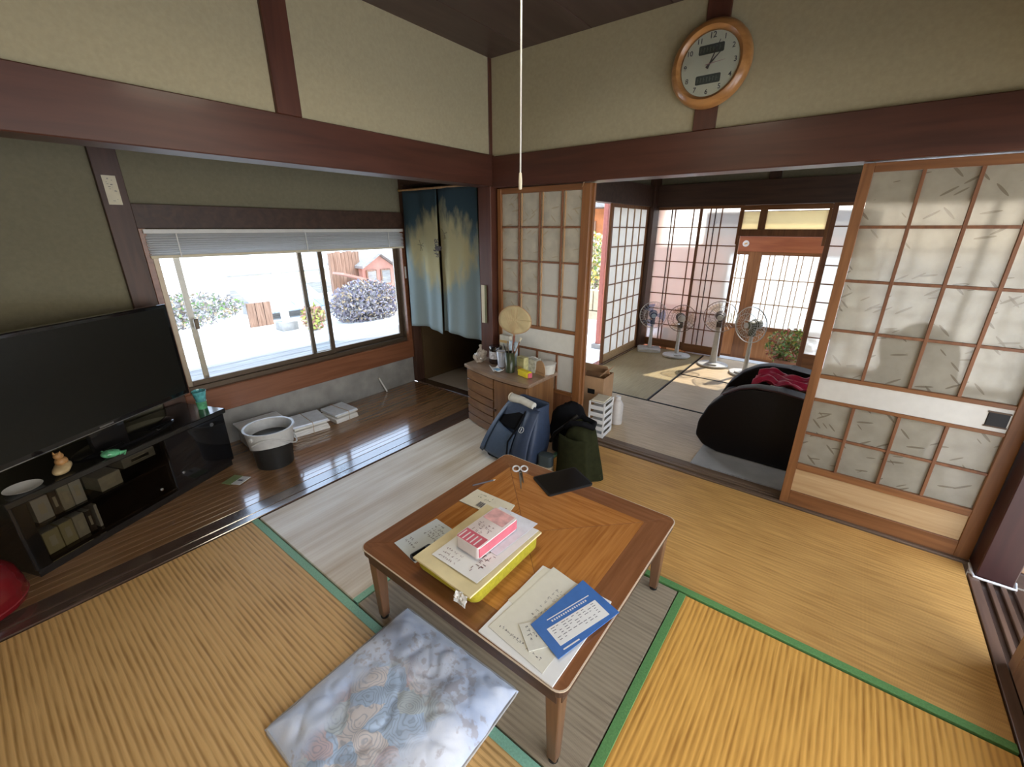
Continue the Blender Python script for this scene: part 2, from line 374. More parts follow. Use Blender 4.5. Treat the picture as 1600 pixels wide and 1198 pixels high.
mat_thing(-1.37, .71, 1.60, 2.60, TD, M_green, 'S', 'brown tatami mat in front of the large lattice door')
mat_thing(-.31, .71, -.60, 1.595, TE, M_green, 'W', 'ribbed orange gold tatami mat to the right of the low table')
mat_thing(-1.37, -.31, .69, 1.595, TC, M_green, '', 'grey brown tatami mat with painted shade under the low table')

# ---------------------------------------------------------------- left wooden corridor
XW = -3.40
eng = T('floor_corridor', 'polished brown board floor of the window corridor', 'floor', (0, 0, 0), kind='structure')
BX('joist_bed', eng, -3.46, -2.30, -.62, 2.74, -.12, -.03, M_dark)
x = -3.44; i = 0
while x < -2.47:
    BX('plank', eng, x + .0008, x + .0483, -.62, 2.70, -.03, .0, M_floorw, .0016); x += .0490
BX('edge_board', eng, -2.455, -2.365, -.62, 2.70, -.03, .002, M_floorstrip, .003)
BX('edge_board', eng, -2.36, -2.305, -.62, 2.60, -.03, .004, M_floorstrip, .003)
ST('ceiling_corridor', -3.5, -2.32, -.62, 2.76, 2.15, 2.2, M_ceil, 'low dark ceiling over the window corridor', 'ceiling')
# window wall at x = -3.4
ST('wall_window_side', -3.50, XW, -.62, .64, -.03, 2.16, M_wall2, 'dark olive plaster wall behind the television', 'wall', 0)
ST('wall_window_side.001', -3.50, XW, .755, 2.72, 1.63, 2.16, M_wall2, 'dark olive plaster above the window', 'wall', 0)
ST('trim_10', -3.52, XW + .035, .635, .755, 0, 2.16, M_darkZ, 'dark brown post at the left of the window', 'post')
ST('trim_11', -3.52, XW + .03, .755, 2.705, 1.50, 1.635, M_dark, 'dark brown lintel over the window', 'beam')
ST('trim_12', -3.52, XW + .035, .755, 2.705, .265, .44, M_sill, 'red brown wooden board under the window', 'sill', .004)
ST('wall_concrete', -3.50, XW + .01, .755, 2.705, -.03, .27, M_conc, 'grey concrete strip under the window sill', 'wall', 0)
ST('trim_13', -3.50, XW + .06, 2.705, 2.80, 0, 2.16, M_darkZ, 'dark brown post between the window and the curtain', 'post')
ST('wall_corridor_end', -3.5, -2.2, -.70, -.62, -.03, 2.16, M_wall2, 'dark plaster end wall of the corridor behind the television', 'wall', 0)
# window with two sliding sashes
win = T('window_1', 'wide brown aluminium sliding window with clear glass', 'window', (-3.45, 0, 0), kind='structure')
M_aluw = flat('pale worn aluminium', (.36, .29, .21), .4, .4, var=.06)
BX('frame', win, -.045, .045, .757, .80, .44, 1.50, M_aluw); BX('frame', win, -.045, .045, 2.665, 2.705, .44, 1.50, M_alu)
BX('frame', win, -.045, .045, .80, 2.665, .44, .475, M_alu); BX('frame', win, -.045, .045, .80, 2.665, 1.47, 1.50, M_alu)
for k, (a, b, xo) in enumerate(((.80, 1.905, .012), (1.72, 2.665, -.02))):
    BX('sash_stile', win, xo - .012, xo + .012, a, a + .032, .475, 1.47, M_aluw if k == 0 else M_alu)
    BX('sash_stile', win, xo - .012, xo + .012, b - .036, b, .475, 1.47, M_alu)
    BX('sash_rail', win, xo - .012, xo + .012, a + .032, b - .036, .475, .51, M_alu)
    BX('sash_rail', win, xo - .012, xo + .012, a + .032, b - .036, 1.44, 1.47, M_alu)
    BX('glass_pane', win, xo - .002, xo + .002, a + .032, b - .036, .51, 1.44, M_glass, 0)
BX('screen_stile', win, -.043, -.034, .92, .955, .475, 1.47, M_aluw)
o = BX('latch', win, .02, .045, .925, .950, .86, .93, M_alu, .004)
BX('latch', win, .02, .035, 1.712, 1.735, .86, .90, M_alu, .004)
BX('inner_jamb', win, .045, .08, 2.665, 2.705, .44, 1.5, M_sill)
BX('inner_jamb', win, .045, .08, .757, .79, .44, 1.5, M_sill)
BX('catch', win, .08, .09, 2.675, 2.69, 1.05, 1.16, M_white)
# raised venetian blind
M_blind = flat('white blind slat', (.70, .72, .74), .4, var=.02)
bl = T('venetian_blind', 'white venetian blind pulled up at the top of the window', 'blind', (-3.375, 1.73, 1.33))
BX('head_rail', bl, -.02, .02, -.955, .955, .14, .165, M_white, .002)
for k in range(9):
    z = .022 + k * .013
    BX('slat', bl, -.022, .022, -.95, .95, z, z + .0025, M_blind, 0, (0, R(28 if k % 3 else 34), R((k * 37 % 5 - 2) * .08)))
BX('bottom_rail', bl, -.02, .02, -.95, .95, -.004, .014, M_cream, .002)
for y in (-.8, .02, .78): BX('ladder_cord', bl, .0235, .0255, y, y + .006, .0, .14, M_white, 0)
# paper tag on the left post
tg = T('wall_tag', 'small white paper tag on the post left of the window', 'tag', (XW + .037, .69, 1.70))
BX('paper', tg, 0, .003, -.030, .030, -.075, .075, M_cream, 0)
bm = bmesh.new(); rn = random.Random(3)
for k in range(14):
    y = rn.uniform(-.018, .016); z = rn.uniform(-.06, .06); addbox(bm, .003, .0034, y, y + rn.uniform(.002, .012), z, z + .002)
MO('handwriting', bm, M_ink, tg)['kind'] = 'stuff'

# ---------------------------------------------------------------- curtain opening to the small hall
YN = 2.70
ST('trim_14', -3.34, -2.31, YN - .02, YN + .10, 1.86, 1.98, M_dark, 'dark lintel above the blue curtain', 'beam')
ST('wall_curtain_side', -3.5, -2.2, YN, YN + .08, 1.98, 2.2, M_wall2, 'dark plaster above the curtain lintel', 'wall', 0)
ST('trim_15', -3.34, -2.32, YN, YN + .10, -.03, .012, M_floorstrip, 'worn threshold under the blue curtain', 'threshold')
M_hall = flat('brown hall wall', (.10, .062, .026), .8, var=.08, scale=8)
hall = T('wall_hall', 'plain brown walls of the small hall behind the curtain', 'wall', (0, 0, 0), kind='structure')
BX('panel', hall, -3.42, -3.32, 2.80, 3.86, 0, 2.2, M_hall); BX('panel', hall, -3.32, -2.20, 3.80, 3.88, 0, 2.2, M_hall)
ST('ceiling_hall', -3.5, -2.2, 2.78, 3.9, 2.2, 2.25, M_dark, 'dark ceiling of the small hall', 'ceiling')
ST('floor_hall', -3.34, -2.20, 2.80, 3.82, -.08, .0, flat('pale hall floor', (.55, .48, .40), .6, var=.05, scale=6), 'pale floor of the small hall', 'floor')
# noren
def noren_mat():
    m, nt, N, L, b = nodes('indigo dyed cloth')
    b.inputs['Roughness'].default_value = .9
    t = N.new('ShaderNodeTexCoord'); s = N.new('ShaderNodeSeparateXYZ'); L.new(t.outputs['Object'], s.inputs[0])
    mp = N.new('ShaderNodeMapping'); mp.inputs['Scale'].default_value = (26, 4, 2.6); L.new(t.outputs['Object'], mp.inputs[0])
    n = N.new('ShaderNodeTexNoise'); n.inputs['Scale'].default_value = 1; n.inputs['Detail'].default_value = 6; L.new(mp.outputs[0], n.inputs['Vector'])
    # z runs 0 (bottom) to 1.22 (top)
    zz = N.new('ShaderNodeMath'); zz.operation = 'MULTIPLY_ADD'; zz.inputs[1].default_value = .30; L.new(n.outputs[0], zz.inputs[0]); L.new(s.outputs[2], zz.inputs[2])
    r = N.new('ShaderNodeValToRGB'); mr = N.new('ShaderNodeMapRange'); mr.inputs[1].default_value = .1; mr.inputs[2].default_value = 1.35
    L.new(zz.outputs[0], mr.inputs[0]); L.new(mr.outputs[0], r.inputs[0])
    e = r.color_ramp.elements; e[0].position = 0; e[0].color = (.35, .44, .46, 1); e[1].position = 1; e[1].color = (.040, .075, .10, 1)
    k = e.new(.55); k.color = (.28, .37, .385, 1); k = e.new(.80); k.color = (.045, .09, .115, 1)
    # pale burst
    cx = N.new('ShaderNodeVectorMath'); cx.operation = 'SUBTRACT'; cx.inputs[1].default_value = (.0, 0, .72); L.new(t.outputs['Object'], cx.inputs[0])
    sc = N.new('ShaderNodeVectorMath'); sc.operation = 'MULTIPLY'; sc.inputs[1].default_value = (1.0, 0, 1.25); L.new(cx.outputs[0], sc.inputs[0])
    ln = N.new('ShaderNodeVectorMath'); ln.operation = 'LENGTH'; L.new(sc.outputs[0], ln.inputs[0])
    m3 = N.new('ShaderNodeMapping'); m3.inputs['Scale'].default_value = (14, 3, 5); m3.inputs['Rotation'].default_value = (0, .5, 0); L.new(t.outputs['Object'], m3.inputs[0])
    n3 = N.new('ShaderNodeTexNoise'); n3.inputs['Scale'].default_value = 1; n3.inputs['Detail'].default_value = 5; L.new(m3.outputs[0], n3.inputs['Vector'])
    ad = N.new('ShaderNodeMath'); ad.operation = 'MULTIPLY_ADD'; ad.inputs[1].default_value = .55; L.new(n3.outputs[0], ad.inputs[0]); L.new(ln.outputs[1], ad.inputs[2])
    m2 = N.new('ShaderNodeMapRange'); m2.inputs[1].default_value = .56; m2.inputs[2].default_value = .74; m2.inputs[3].default_value = 1; m2.inputs[4].default_value = 0
    L.new(ad.outputs[0], m2.inputs[0])
    mx = N.new('ShaderNodeMix'); mx.data_type = 'RGBA'; L.new(m2.outputs[0], mx.inputs[0]); L.new(r.outputs[0], mx.inputs[6]); mx.inputs[7].default_value = (.52, .47, .27, 1)
    L.new(mx.outputs[2], b.inputs['Base Color'])
    tr = N.new('ShaderNodeBsdfTranslucent'); L.new(mx.outputs[2], tr.inputs[0]); ms = N.new('ShaderNodeMixShader'); ms.inputs[0].default_value = .25
    L.new(b.outputs[0], ms.inputs[1]); L.new(tr.outputs[0], ms.inputs[2]); L.new(ms.outputs[0], N['Material Output'].inputs[0])
    return m
M_nor = noren_mat()
nr = T('noren_curtain', 'blue dyed split door curtain with a cream burst and dark crest', 'curtain', (-2.855, YN - .035, .60))
for s in (-1, 1):
    def f(u, v, s=s):
        a = u * .445; d = 1 - v
        slit = max(0, min(1, (d - .35) / .65))
        xx = s * (a + .001 - .006 * slit * (1 - u)); fold = (.010 * math.sin(u * 15 + s) + .018 * math.sin(u * 6.5 + 2 * s)) * (.25 + d)
        return (xx + .008 * math.sin(v * 5) * d, fold - .022 * slit * math.exp(-u * 9) * (1 if s > 0 else -.25), v * 1.21 + .015 * d * math.sin(u * 4 + s) - .0)
    thick(MO('curtain_panel', sheet(40, 40, f), M_nor, nr, smooth=True), .002)
MO('rod', tube([(-.475, 0, 1.215), (.475, 0, 1.215)], .009), M_kumi2, nr, smooth=True)
for s in (-1, 1): MO('rod_end', lathe([(0, -.012), (.012, -.006), (.014, 0), (.012, .006), (0, .012)], 12), flat('brass', (.6, .4, .15), .3, 1), nr, (s * .485, 0, 1.215))
bm = bmesh.new(); rn = random.Random(5)
for k in range(26):
    a = rn.uniform(0, 6.28); r_ = rn.uniform(.0, .05); cx_, cz = r_ * math.cos(a), .74 + 1.3 * r_ * math.sin(a)
    pts = [(cx_ + .014 * math.cos(q), -.031 - .001 * k / 26, cz + .014 * math.sin(q)) for q in [6.28 * j / 10 + a for j in range(8)]]
    tube(pts, .003, 4, bm)
MO('crest', bm, M_ink, nr)
for (cx_, cz, n_) in ((-.20, .76, 7), (.10, .86, 6)):
    bm = bmesh.new()
    for k in range(n_):
        a = rn.uniform(0, 6.28); tube([(cx_, -.038, cz), (cx_ + .04 * math.cos(a), -.040, cz + .05 * math.sin(a))], .0025, 4, bm)
    MO('leaf_print', bm, M_wall2, nr)
# thermometer like plaque on the corner post
wp = T('wall_plaque', 'narrow cream plaque on the post beside the blue curtain', 'plaque', (-2.275, YB - .034, .93))
BX('plate', wp, -.022, .012, -.004, 0, -.15, .15, M_cream, .001); BX('scale', wp, .012, .032, -.004, 0, -.15, .15, flat('olive scale', (.14, .14, .06), .6), .001)

# ---------------------------------------------------------------- lattice doors
def lattice(t, w, z0, z1, xs, zs, mats, bar=M_kumi, bw=.013, depth=.022, y=0, vbar=None):
    """panes and bars of one lattice field: xs, zs are bar centres including the field edges"""
    for i in range(1, len(xs) - 1): BX('lattice_bar', t, xs[i] - bw / 2, xs[i] + bw / 2, y - depth / 2, y + depth / 2, zs[0], zs[-1], vbar or bar, .001)
    for j in range(1, len(zs) - 1): BX('lattice_bar', t, xs[0], xs[-1], y - depth / 2 + .002, y + depth / 2 - .002, zs[j] - bw / 2, zs[j] + bw / 2, bar, .001)
    for i in range(len(xs) - 1):
        for j in range(len(zs) - 1):
            m = mats(i, j)
            if m: BX('pane', t, xs[i] + .0005, xs[i + 1] - .0005, y + .001, y + .004, zs[j] + .0005, zs[j + 1] - .0005, m, 0)
# 1: large patterned lattice door on the right
d = T('door_1', 'large cedar lattice sliding door with leaf patterned panes and a dark finger pull', 'door', (-.06, YB + .042, .005), kind='structure')
W1 = .79
BX('stile', d, 0, .042, -.016, .016, 0, 1.765, M_shoji, .002); BX('stile', d, W1 - .055, W1, -.016, .016, 0, 1.765, M_shoji, .002)
BX('rail', d, .042, W1 - .055, -.016, .016, 0, .085, M_shojiX, .002)
BX('kick_board', d, .042, W1 - .055, -.008, .008, .085, .225, M_board, .001)
BX('rail', d, .042, W1 - .055, -.016, .016, .225, .262, M_shojiX, .002)
BX('rail', d, .042, W1 - .055, -.014, .014, .638, .655, M_shojiX, .002)
BX('waist_board', d, .042, W1 - .055, -.008, .008, .655, .765, P_band, .001)
BX('rail', d, .042, W1 - .055, -.014, .014, .765, .785, M_shojiX, .002)
BX('rail', d, .042, W1 - .055, -.016, .016, 1.728, 1.765, M_shojiX, .002)
xs = [.042, .212, .388, .556, W1 - .055]
lattice(d, W1, 0, 0, xs, [.262, .448, .638], lambda i, j: P_leaf, bw=.013)
lattice(d, W1, 0, 0, xs, [.785, 1.018, 1.258, 1.500, 1.728], lambda i, j: P_leaf, bw=.013)
h = BX('finger_pull', d, W1 - .128, W1 - .062, -.012, -.006, .678, .742, M_black, .002)
BX('pull_rim', h, -.036, .036, -.0035, .001, -.036, -.030, flat('dark brown metal', (.08, .05, .03), .4, .5), 0)
BX('pull_rim', h, -.036, .036, -.0035, .001, .030, .036, MATS['dark brown metal'], 0)
# 2: smaller lattice door near the curtain
d = T('door_2', 'cedar lattice sliding door behind the chest of drawers', 'door', (-2.175, YB + .042, .005), kind='structure')
W2 = .765
BX('stile', d, 0, .036, -.016, .016, 0, 1.765, M_shoji, .002); BX('stile', d, W2 - .060, W2, -.016, .016, 0, 1.765, M_shoji, .002)
BX('rail', d, .036, W2 - .060, -.016, .016, 0, .09, M_shojiX, .002)
BX('kick_board', d, .036, W2 - .060, -.008, .008, .09, .30, M_kumi, .001)
BX('rail', d, .036, W2 - .060, -.016, .016, .30, .33, M_shojiX, .002)
BX('rail', d, .036, W2 - .060, -.013, .013, .605, .622, M_kumi, .002)
BX('waist_board', d, .036, W2 - .060, -.008, .008, .622, .775, P_band, .001)
BX('rail', d, .036, W2 - .060, -.014, .014, .775, .80, M_shojiX, .002)
BX('rail', d, .036, W2 - .060, -.016, .016, 1.728, 1.765, M_shojiX, .002)
xs = [.036, .195, .375, .555, W2 - .060]
lattice(d, W2, 0, 0, xs, [.33, .605], lambda i, j: P_white, bw=.014)
lattice(d, W2, 0, 0, xs, [.80, 1.035, 1.268, 1.502, 1.728], lambda i, j: P_flower if i < 2 or j > 1 else P_white, bw=.013)
for q in (.215, .395, .575): BX('lattice_bar', d, q, q + .007, -.009, .009, .80, 1.728, M_kumi2, .001)
BX('stile', d, W2 - .03, W2 + .012, .018, .040, 0, 1.765, M_shoji, .002)
BX('wire_hook', d, W2 - .045, W2 - .041, -.024, -.020, 1.74, 1.82, M_card, 0, (0, R(20), 0))

# ---------------------------------------------------------------- back room
YF = 5.60; XB = -2.10
fl2 = ST('floor_back_room', -2.20, 1.4, 2.74, 5.72, -.12, -.045, M_dark, 'subfloor of the back room', 'floor')
G2 = 'mats of the back room'
mat_thing(-2.08, -.02, 2.755, 3.66, T3, M_black, '', 'pale tatami mat of the back room just past the threshold', G2)
mat_thing(-2.08, -1.255, 3.665, 5.56, T2, M_black, 'SE', 'olive brown tatami mat of the back room below the two left fans', G2, bw=.012)
mat_thing(-1.25, .3, 3.665, 4.62, T3, M_black, 'S', 'pale tatami mat beside the massage chair', G2, bw=.014)
mat_thing(-1.25, .3, 4.625, 5.56, T3, M_black, 'S', 'pale tatami mat under the two right fans', G2, bw=.014)
ST('floor_back_room.001', .0, 1.4, 2.755, 5.56, -.045, -.003, M_floorw, 'board floor at the far side of the back room', 'floor')
ST('ceiling_back_room', -2.24, 1.5, 2.70, 5.8, 2.42, 2.48, M_ceil, 'dark ceiling of the back room', 'ceiling')
ST('wall_far', -2.2, 1.5, YF + .02, YF + .12, 1.98, 2.42, M_wall2, 'dark plaster above the far lattice screens', 'wall', 0)
ST('trim_16', -2.2, 1.5, YF - .06, YF + .12, 1.74, 1.985, M_dark, 'dark beam above the far lattice screens', 'beam')
ST('trim_17', -.90, -.79, YF - .02, YF + .02, 1.985, 2.42, M_darkZ, 'short dark post above the far beam', 'post')
ST('trim_18', XB - .06, XB + .05, 5.44, 5.66, 0, 2.42, M_darkZ, 'dark corner post in the back room', 'post')
ST('wall_back_room_left', XB - .12, XB - .02, 2.72, 5.5, 1.96, 2.42, M_wall2, 'dark plaster above the left lattice screen', 'wall', 0)
ST('trim_19', XB - .10, XB + .03, 2.72, 5.46, 1.745, 1.97, M_dark, 'dark beam above the left lattice screen', 'beam')
ST('wall_back_room_side', XB - .12, XB, 2.74, 3.87, 0, 1.745, M_hall, 'plain brown wall behind the chest side of the back room', 'wall', 0)
ST('wall_back_room_right', 1.4, 1.5, 2.7, 5.8, -.05, 2.42, M_wall2, 'plaster wall at the right end of the back room', 'wall', 0)
ST('trim_20', XB - .09, XB + .02, 3.87, 5.46, -.05, .006, M_floorstrip, 'pale track under the left lattice screen', 'threshold')
ST('trim_21', XB - .09, XB + .02, 3.83, 3.89, 0, 1.745, M_shoji, 'cedar jamb of the side doorway', 'jamb')
# left sliding screen
d = T('door_3', 'cedar and white paper sliding screen half open to the garden', 'door', (XB - .02, 4.42, .01), kind='structure')
WW = 1.02
def LX(name, a, b, z0, z1, m, dx=.014): return BX(name, d, -dx, dx, a, b, z0, z1, m, .002)
LX('stile', 0, .045, 0, 1.735, M_shoji); LX('stile', WW - .04, WW, 0, 1.735, M_shoji); LX('rail', .045, WW - .04, 0, .09, M_board); LX('rail', .045, WW - .04, 1.70, 1.735, M_shoji)
ys = [.045 + (WW - .085) * k / 5 for k in range(6)]; zs = [.09 + 1.61 * k / 8 for k in range(9)]
for y in ys[1:-1]: LX('lattice_bar', y - .007, y + .007, .09, 1.70, M_kumi2, .011)
for z in zs[1:-1]: LX('lattice_bar', .045, WW - .04, z - .006, z + .006, M_kumi, .009)
for i in range(5):
    for j in range(8): BX('pane', d, -.003, .0, ys[i] + .0005, ys[i + 1] - .0005, zs[j] + .0005, zs[j + 1] - .0005, P_white, 0)
# far lattice screens
def far_screen(n, label, x0, w, cols, y, rows=8, z0=.10, z1=1.70, pane=P_frost, doubles=(), st=.03):
    d = T('door_%d' % n, label, 'door', (x0, y, .01), kind='structure')
    BX('stile', d, 0, st, -.014, .014, 0, 1.735, M_kumi, .002); BX('stile', d, w - st, w, -.014, .014, 0, 1.735, M_kumi, .002)
    BX('rail', d, st, w - st, -.014, .014, 0, z0, M_shojiX, .002); BX('rail', d, st, w - st, -.014, .014, z1, 1.735, M_shojiX, .002)
    xs = [st] + [st + (w - 2 * st) * c for c in cols] + [w - st]
    zs = [z0 + (z1 - z0) * k / rows for k in range(rows + 1)]
    lattice(d, w, 0, 0, xs, zs, lambda i, j: pane, bw=.011)
    for q in doubles: BX('lattice_bar', d, q, q + .009, -.008, .02, z0, z1, M_darkZ, .001)
    return d
far_screen(4, 'frosted lattice screen in the far left corner behind the first fan', XB + .02, .55, [.42, .86], YF + .02, doubles=(.19,))
far_screen(5, 'frosted lattice screen beside the entrance behind the second fan', XB + .55, .47, [.22, .52], YF - .016, doubles=(.17,))
far_screen(6, 'narrow frosted lattice screen to the right of the entrance', -.285, .24, [], YF + .0, z0=.18, st=.048)
far_screen(7, 'frosted lattice screen beyond the large lattice door', -.03, .9, [.25, .5, .75], YF + .03)
far_screen(8, 'frosted lattice screen at the far right end', .85, .6, [.25, .5, .75], YF + .0)
# transom over the entrance opening
tr = T('transom', 'cedar transom with pale yellow panels above the entrance opening', 'transom', (-1.12, YF - .02, 1.33))
M_yel = paper_mat('pale yellow panel', (.95, .85, .60), .6, blot=.02)
BX('top_rail', tr, 0, .84, -.03, .02, .355, .405, M_shojiX, .01); BX('stile', tr, 0, .022, -.02, .02, .0, .355, M_shoji); BX('stile', tr, .81, .84, -.02, .02, .0, .355, M_shoji)
BX('bottom_rail', tr, .022, .81, -.025, .02, .09, .16, M_kumi, .004)
for a, b in ((.022, .20), (.27, .81)): BX('yellow_panel', tr, a, b, -.004, .004, .16, .34, M_yel, 0)
BX('post', tr, .20, .27, -.018, .015, .16, .355, M_kumi, .003)
ST('trim_22', -1.135, -.28, YF - .05, YF + .08, -.05, .004, flat('pale worn sill', (.55, .56, .54), .35, var=.08, scale=8), 'pale worn sill at the entrance opening', 'threshold')

# ---------------------------------------------------------------- entrance porch behind the far opening
M_red = wood('red brown porch board', (.26, .075, .03), (.38, .13, .05), 'X', .5, 2.5, 10)
M_org = wood('orange porch board', (.42, .17, .05), (.55, .25, .09), 'Z', .5, 2.5, 10)
PY = 6.62
ST('floor_porch', -1.75, 1.5, 5.72, 6.75, -.32, -.26, M_conc, 'grey concrete floor of the entrance porch', 'floor')
pl = T('trim_23', 'red brown board with a white emblem above the entrance doors', 'beam', (-.85, PY, 1.21), kind='structure')
BX('board', pl, -.9, 1.0, -.03, .03, 0, .19, M_red, .004); BX('board', pl, -.9, 1.0, .0, .06, .19, .5, M_dark, .004)
e = MO('emblem', lathe([(0, 0), (.036, .0), (.040, .004), (.036, .008), (0, .008)], 16), M_white, pl, (-.34, -.031, .10), (R(90), 0, 0), True)
MO('emblem_leaf', lathe([(0, 0), (.022, 0), (.020, .003), (0, .003)], 12, sy=.4), flat('gold print', (.6, .33, .08), .5), e, (0, 0, .008), (0, 0, .4))
ent = T('door_9', 'entrance sliding doors with vertical cedar bars over frosted glass', 'door', (-1.40, PY, -.26), kind='structure')
for a, b in ((0, .04), (.26, .42), (1.05, 1.10), (1.55, 1.6)): BX('stile', ent, a, b, -.02, .02, 0, 1.47, M_shoji, .003)
P_door = paper_mat('bright frosted glass', (.80, .84, .80), .40, glass=.55, tint=(.98, 1, .98), blot=.03)
for (a, b, n_) in ((.04, .26, 4), (.42, 1.05, 8), (1.10, 1.55, 6)):
    BX('rail', ent, a, b, -.02, .02, 1.43, 1.47, M_shojiX); BX('rail', ent, a, b, -.018, .018, .44, .50, M_shojiX)
    if a < .9: BX('kick_board', ent, a, b, -.01, .01, .05, .44, M_org)
    BX('rail', ent, a, b, -.02, .02, 0, .05, M_shojiX)
    for k in range(1, n_):
        q = a + (b - a) * (k + (.18 if k % 2 else -.12)) / n_; BX('lattice_bar', ent, q - .005, q + .005, -.012, .012, .50, 1.43, M_kumi2, 0)
    for z in (.80, 1.12): BX('lattice_bar', ent, a, b, -.014, .010, z - .006, z + .006, M_kumi2, 0)
    zz = [.50, .80, 1.12, 1.43]
    for k in range(3): BX('pane', ent, a, b, .002, .005, zz[k] + .001, zz[k + 1] - .001, P_door, 0)
ST('wall_porch', -1.80, -1.40, PY - .03, PY + .05, -.3, 1.3, flat('salmon board', (.52, .19, .11), .7, var=.1, scale=6), 'salmon coloured board wall of the porch', 'wall')
ST('wall_porch.002', -3.4, -1.78, 6.9, 7.0, -.5, 1.25, MATS['salmon board'], 'low salmon board fence beyond the far left screens', 'wall')
ST('wall_porch.001', -1.86, -1.78, 5.72, 6.7, -.3, .25, M_org, 'low orange board wall beside the porch', 'wall')
ST('ceiling_porch', -2.3, 1.6, 5.72, 6.3, 2.35, 2.4, M_red, 'board ceiling of the entrance porch', 'ceiling')

# ---------------------------------------------------------------- plants
def leafy(name, c, r, n, size, mat, parent, rnd, sq=.8, core=None):
    bm = bmesh.new()
    for k in range(n):
        d_ = Vector((rnd.gauss(0, 1), rnd.gauss(0, 1), rnd.gauss(0, 1))).normalized() * rnd.random() ** .45
        p = Vector((c[0] + d_.x * r[0], c[1] + d_.y * r[1], c[2] + d_.z * r[2]))
        u = Vector((rnd.gauss(0, 1), rnd.gauss(0, 1), rnd.gauss(0, 1))).normalized(); w = u.cross(Vector((rnd.gauss(0, 1), rnd.gauss(0, 1), .3))).normalized()
        s = size * rnd.uniform(.6, 1.3)
        v = [bm.verts.new(p - u * s), bm.verts.new(p + w * s * .45), bm.verts.new(p + u * s), bm.verts.new(p - w * s * .45)]
        f = bm.faces.new(v); f.material_index = rnd.randint(0, len(mat) - 1) if isinstance(mat, list) else 0
    o = MO(name, bm, mat, parent); o['kind'] = 'stuff'; return o
G1 = flat('leaf green', (.12, .22, .05), .5); G2m = flat('leaf yellow green', (.38, .42, .08), .5); G3 = flat('dry leaf', (.40, .30, .18), .6); G4 = flat('leaf dark', (.05, .10, .035), .5)
TW = flat('twig grey', (.30, .27, .27), .7); TW2 = flat('twig violet', (.22, .20, .26), .7)
rnd = random.Random(11)
pb = T('potted_bush', 'leafy green and red bush in a pot on the porch behind the right fan', 'plant', (-.42, 6.22, -.26))
MO('pot', lathe([(0, 0), (.12, 0), (.16, .2), (.17, .21), (.15, .21), (.14, .18), (0, .18)], 20), flat('terracotta', (.35, .15, .08), .8), pb, smooth=True)
for k in range(6):
    a = k * 1.05; MO('stem', tube([(0, 0, .18), (.06 * math.cos(a), .06 * math.sin(a), .32), (.16 * math.cos(a), .14 * math.sin(a), .45)], [.007, .005, .003], 5), M_kumi, pb)
leafy('foliage', (0.02, 0, .36), (.30, .22, .24), 1500, .026, [G1, G2m, G1, G3, flat('leaf red', (.35, .10, .06), .5)], pb, rnd)

# ---------------------------------------------------------------- outdoors, seen through the window and doorways
M_yard = flat('pale yard', (.74, .73, .70), .9, var=.04, scale=3)
ST('ground', -60, 40, -40, 60, -1.05, -.95, M_yard, 'bright pale yard outside the window', 'ground', 0)
ver = T('veranda_ledge', 'weathered grey plank ledge outside the window', 'ledge', (-3.9, 1.9, .40))
M_grey = wood('weathered grey plank', (.22, .21, .20), (.36, .35, .33), 'Y', .8, 3., 14)
for k in range(5): BX('plank', ver, -.32 + k * .135, -.19 + k * .135, -2.2, 2.2, -.03, 0, M_grey, .003)
for y in (-2.1, 0, 2.1): BX('bracket', ver, -.28, .34, y - .03, y + .03, -.12, -.03, M_grey)
M_barn = wood('brown barn board', (.20, .11, .07), (.36, .22, .15), 'Z', .8, 3., 12)
M_creamw = flat('cream wall', (.72, .64, .42), .8)
M_pink = flat('faded red siding', (.50, .25, .19), .8, var=.1, scale=4)
barn = T('barn', 'brown board barn with a faded red gable beyond the yard', 'building', (-12.5, 0, -.95))
for k in range(8): BX('wall_board', barn, 0, .12, 7.1 + k * .125, 7.1 + k * .125 + .115, 0, 1.75 + .02 * (k % 3), M_barn, 0)
gb = MO('gable_wall', prism([(8.0, 0), (9.35, 0), (9.35, 1.18), (8.62, 1.66), (8.0, 1.3)], .15, .35, plane='YZ'), M_pink, barn)
for y in (8.12, 8.66):
    w_ = BX('window', barn, .355, .40, y, y + .38, .72, 1.2, M_barn, .005); BX('glazing', w_, .023, .028, -.15, .15, -.20, .20, M_grey, 0)
MO('roof', prism([(7.9, 1.27), (8.62, 1.68), (9.45, 1.14), (9.45, 1.20), (8.62, 1.76), (7.9, 1.35)], -1.5, .55, plane='YZ'), M_grey, barn)
BX('side_wall', barn, -.5, -.3, 9.4, 11.5, 0, 1.1, M_creamw, 0)
BX('lean_to_roof', barn, .3, .9, 7.0, 8.3, 1.0, 1.06, M_pink, 0, (R(-16), 0, 0))
sh = T('blue_roof_shed', 'low shed with a pale blue metal roof left of the barn', 'building', (-13.5, 6.0, -.95))
M_blue = flat('pale blue metal roof', (.40, .47, .54), .5, .1, var=.05)
BX('wall_board', sh, -.9, .6, -.8, .9, 0, .35, M_grey, 0)
for k in range(6): BX('roof_sheet', sh, -1.0, 1.0, -1.0 + k * .35, -1.0 + k * .35 + .335, .55, .59, M_blue, 0, (0, R(20), 0))
for k in range(3): BX('gate_board', sh, 1.3, 1.38, -1.5 + k * .2, -1.32 + k * .2, .0, .62, M_barn, 0)
cw = T('garden_wall', 'long cream wall far behind the blue roofed shed', 'wall', (-17, 7.0, -.95)); cw['kind'] = 'structure'
BX('wall_panel', cw, 0, .2, -1.2, 2.6, .45, .88, M_creamw, 0); BX('coping', cw, -.03, .23, -1.2, 2.6, .88, .93, M_grey, 0)
BX('footing', cw, .0, .22, -1.2, 2.6, 0, .45, M_grey, 0)
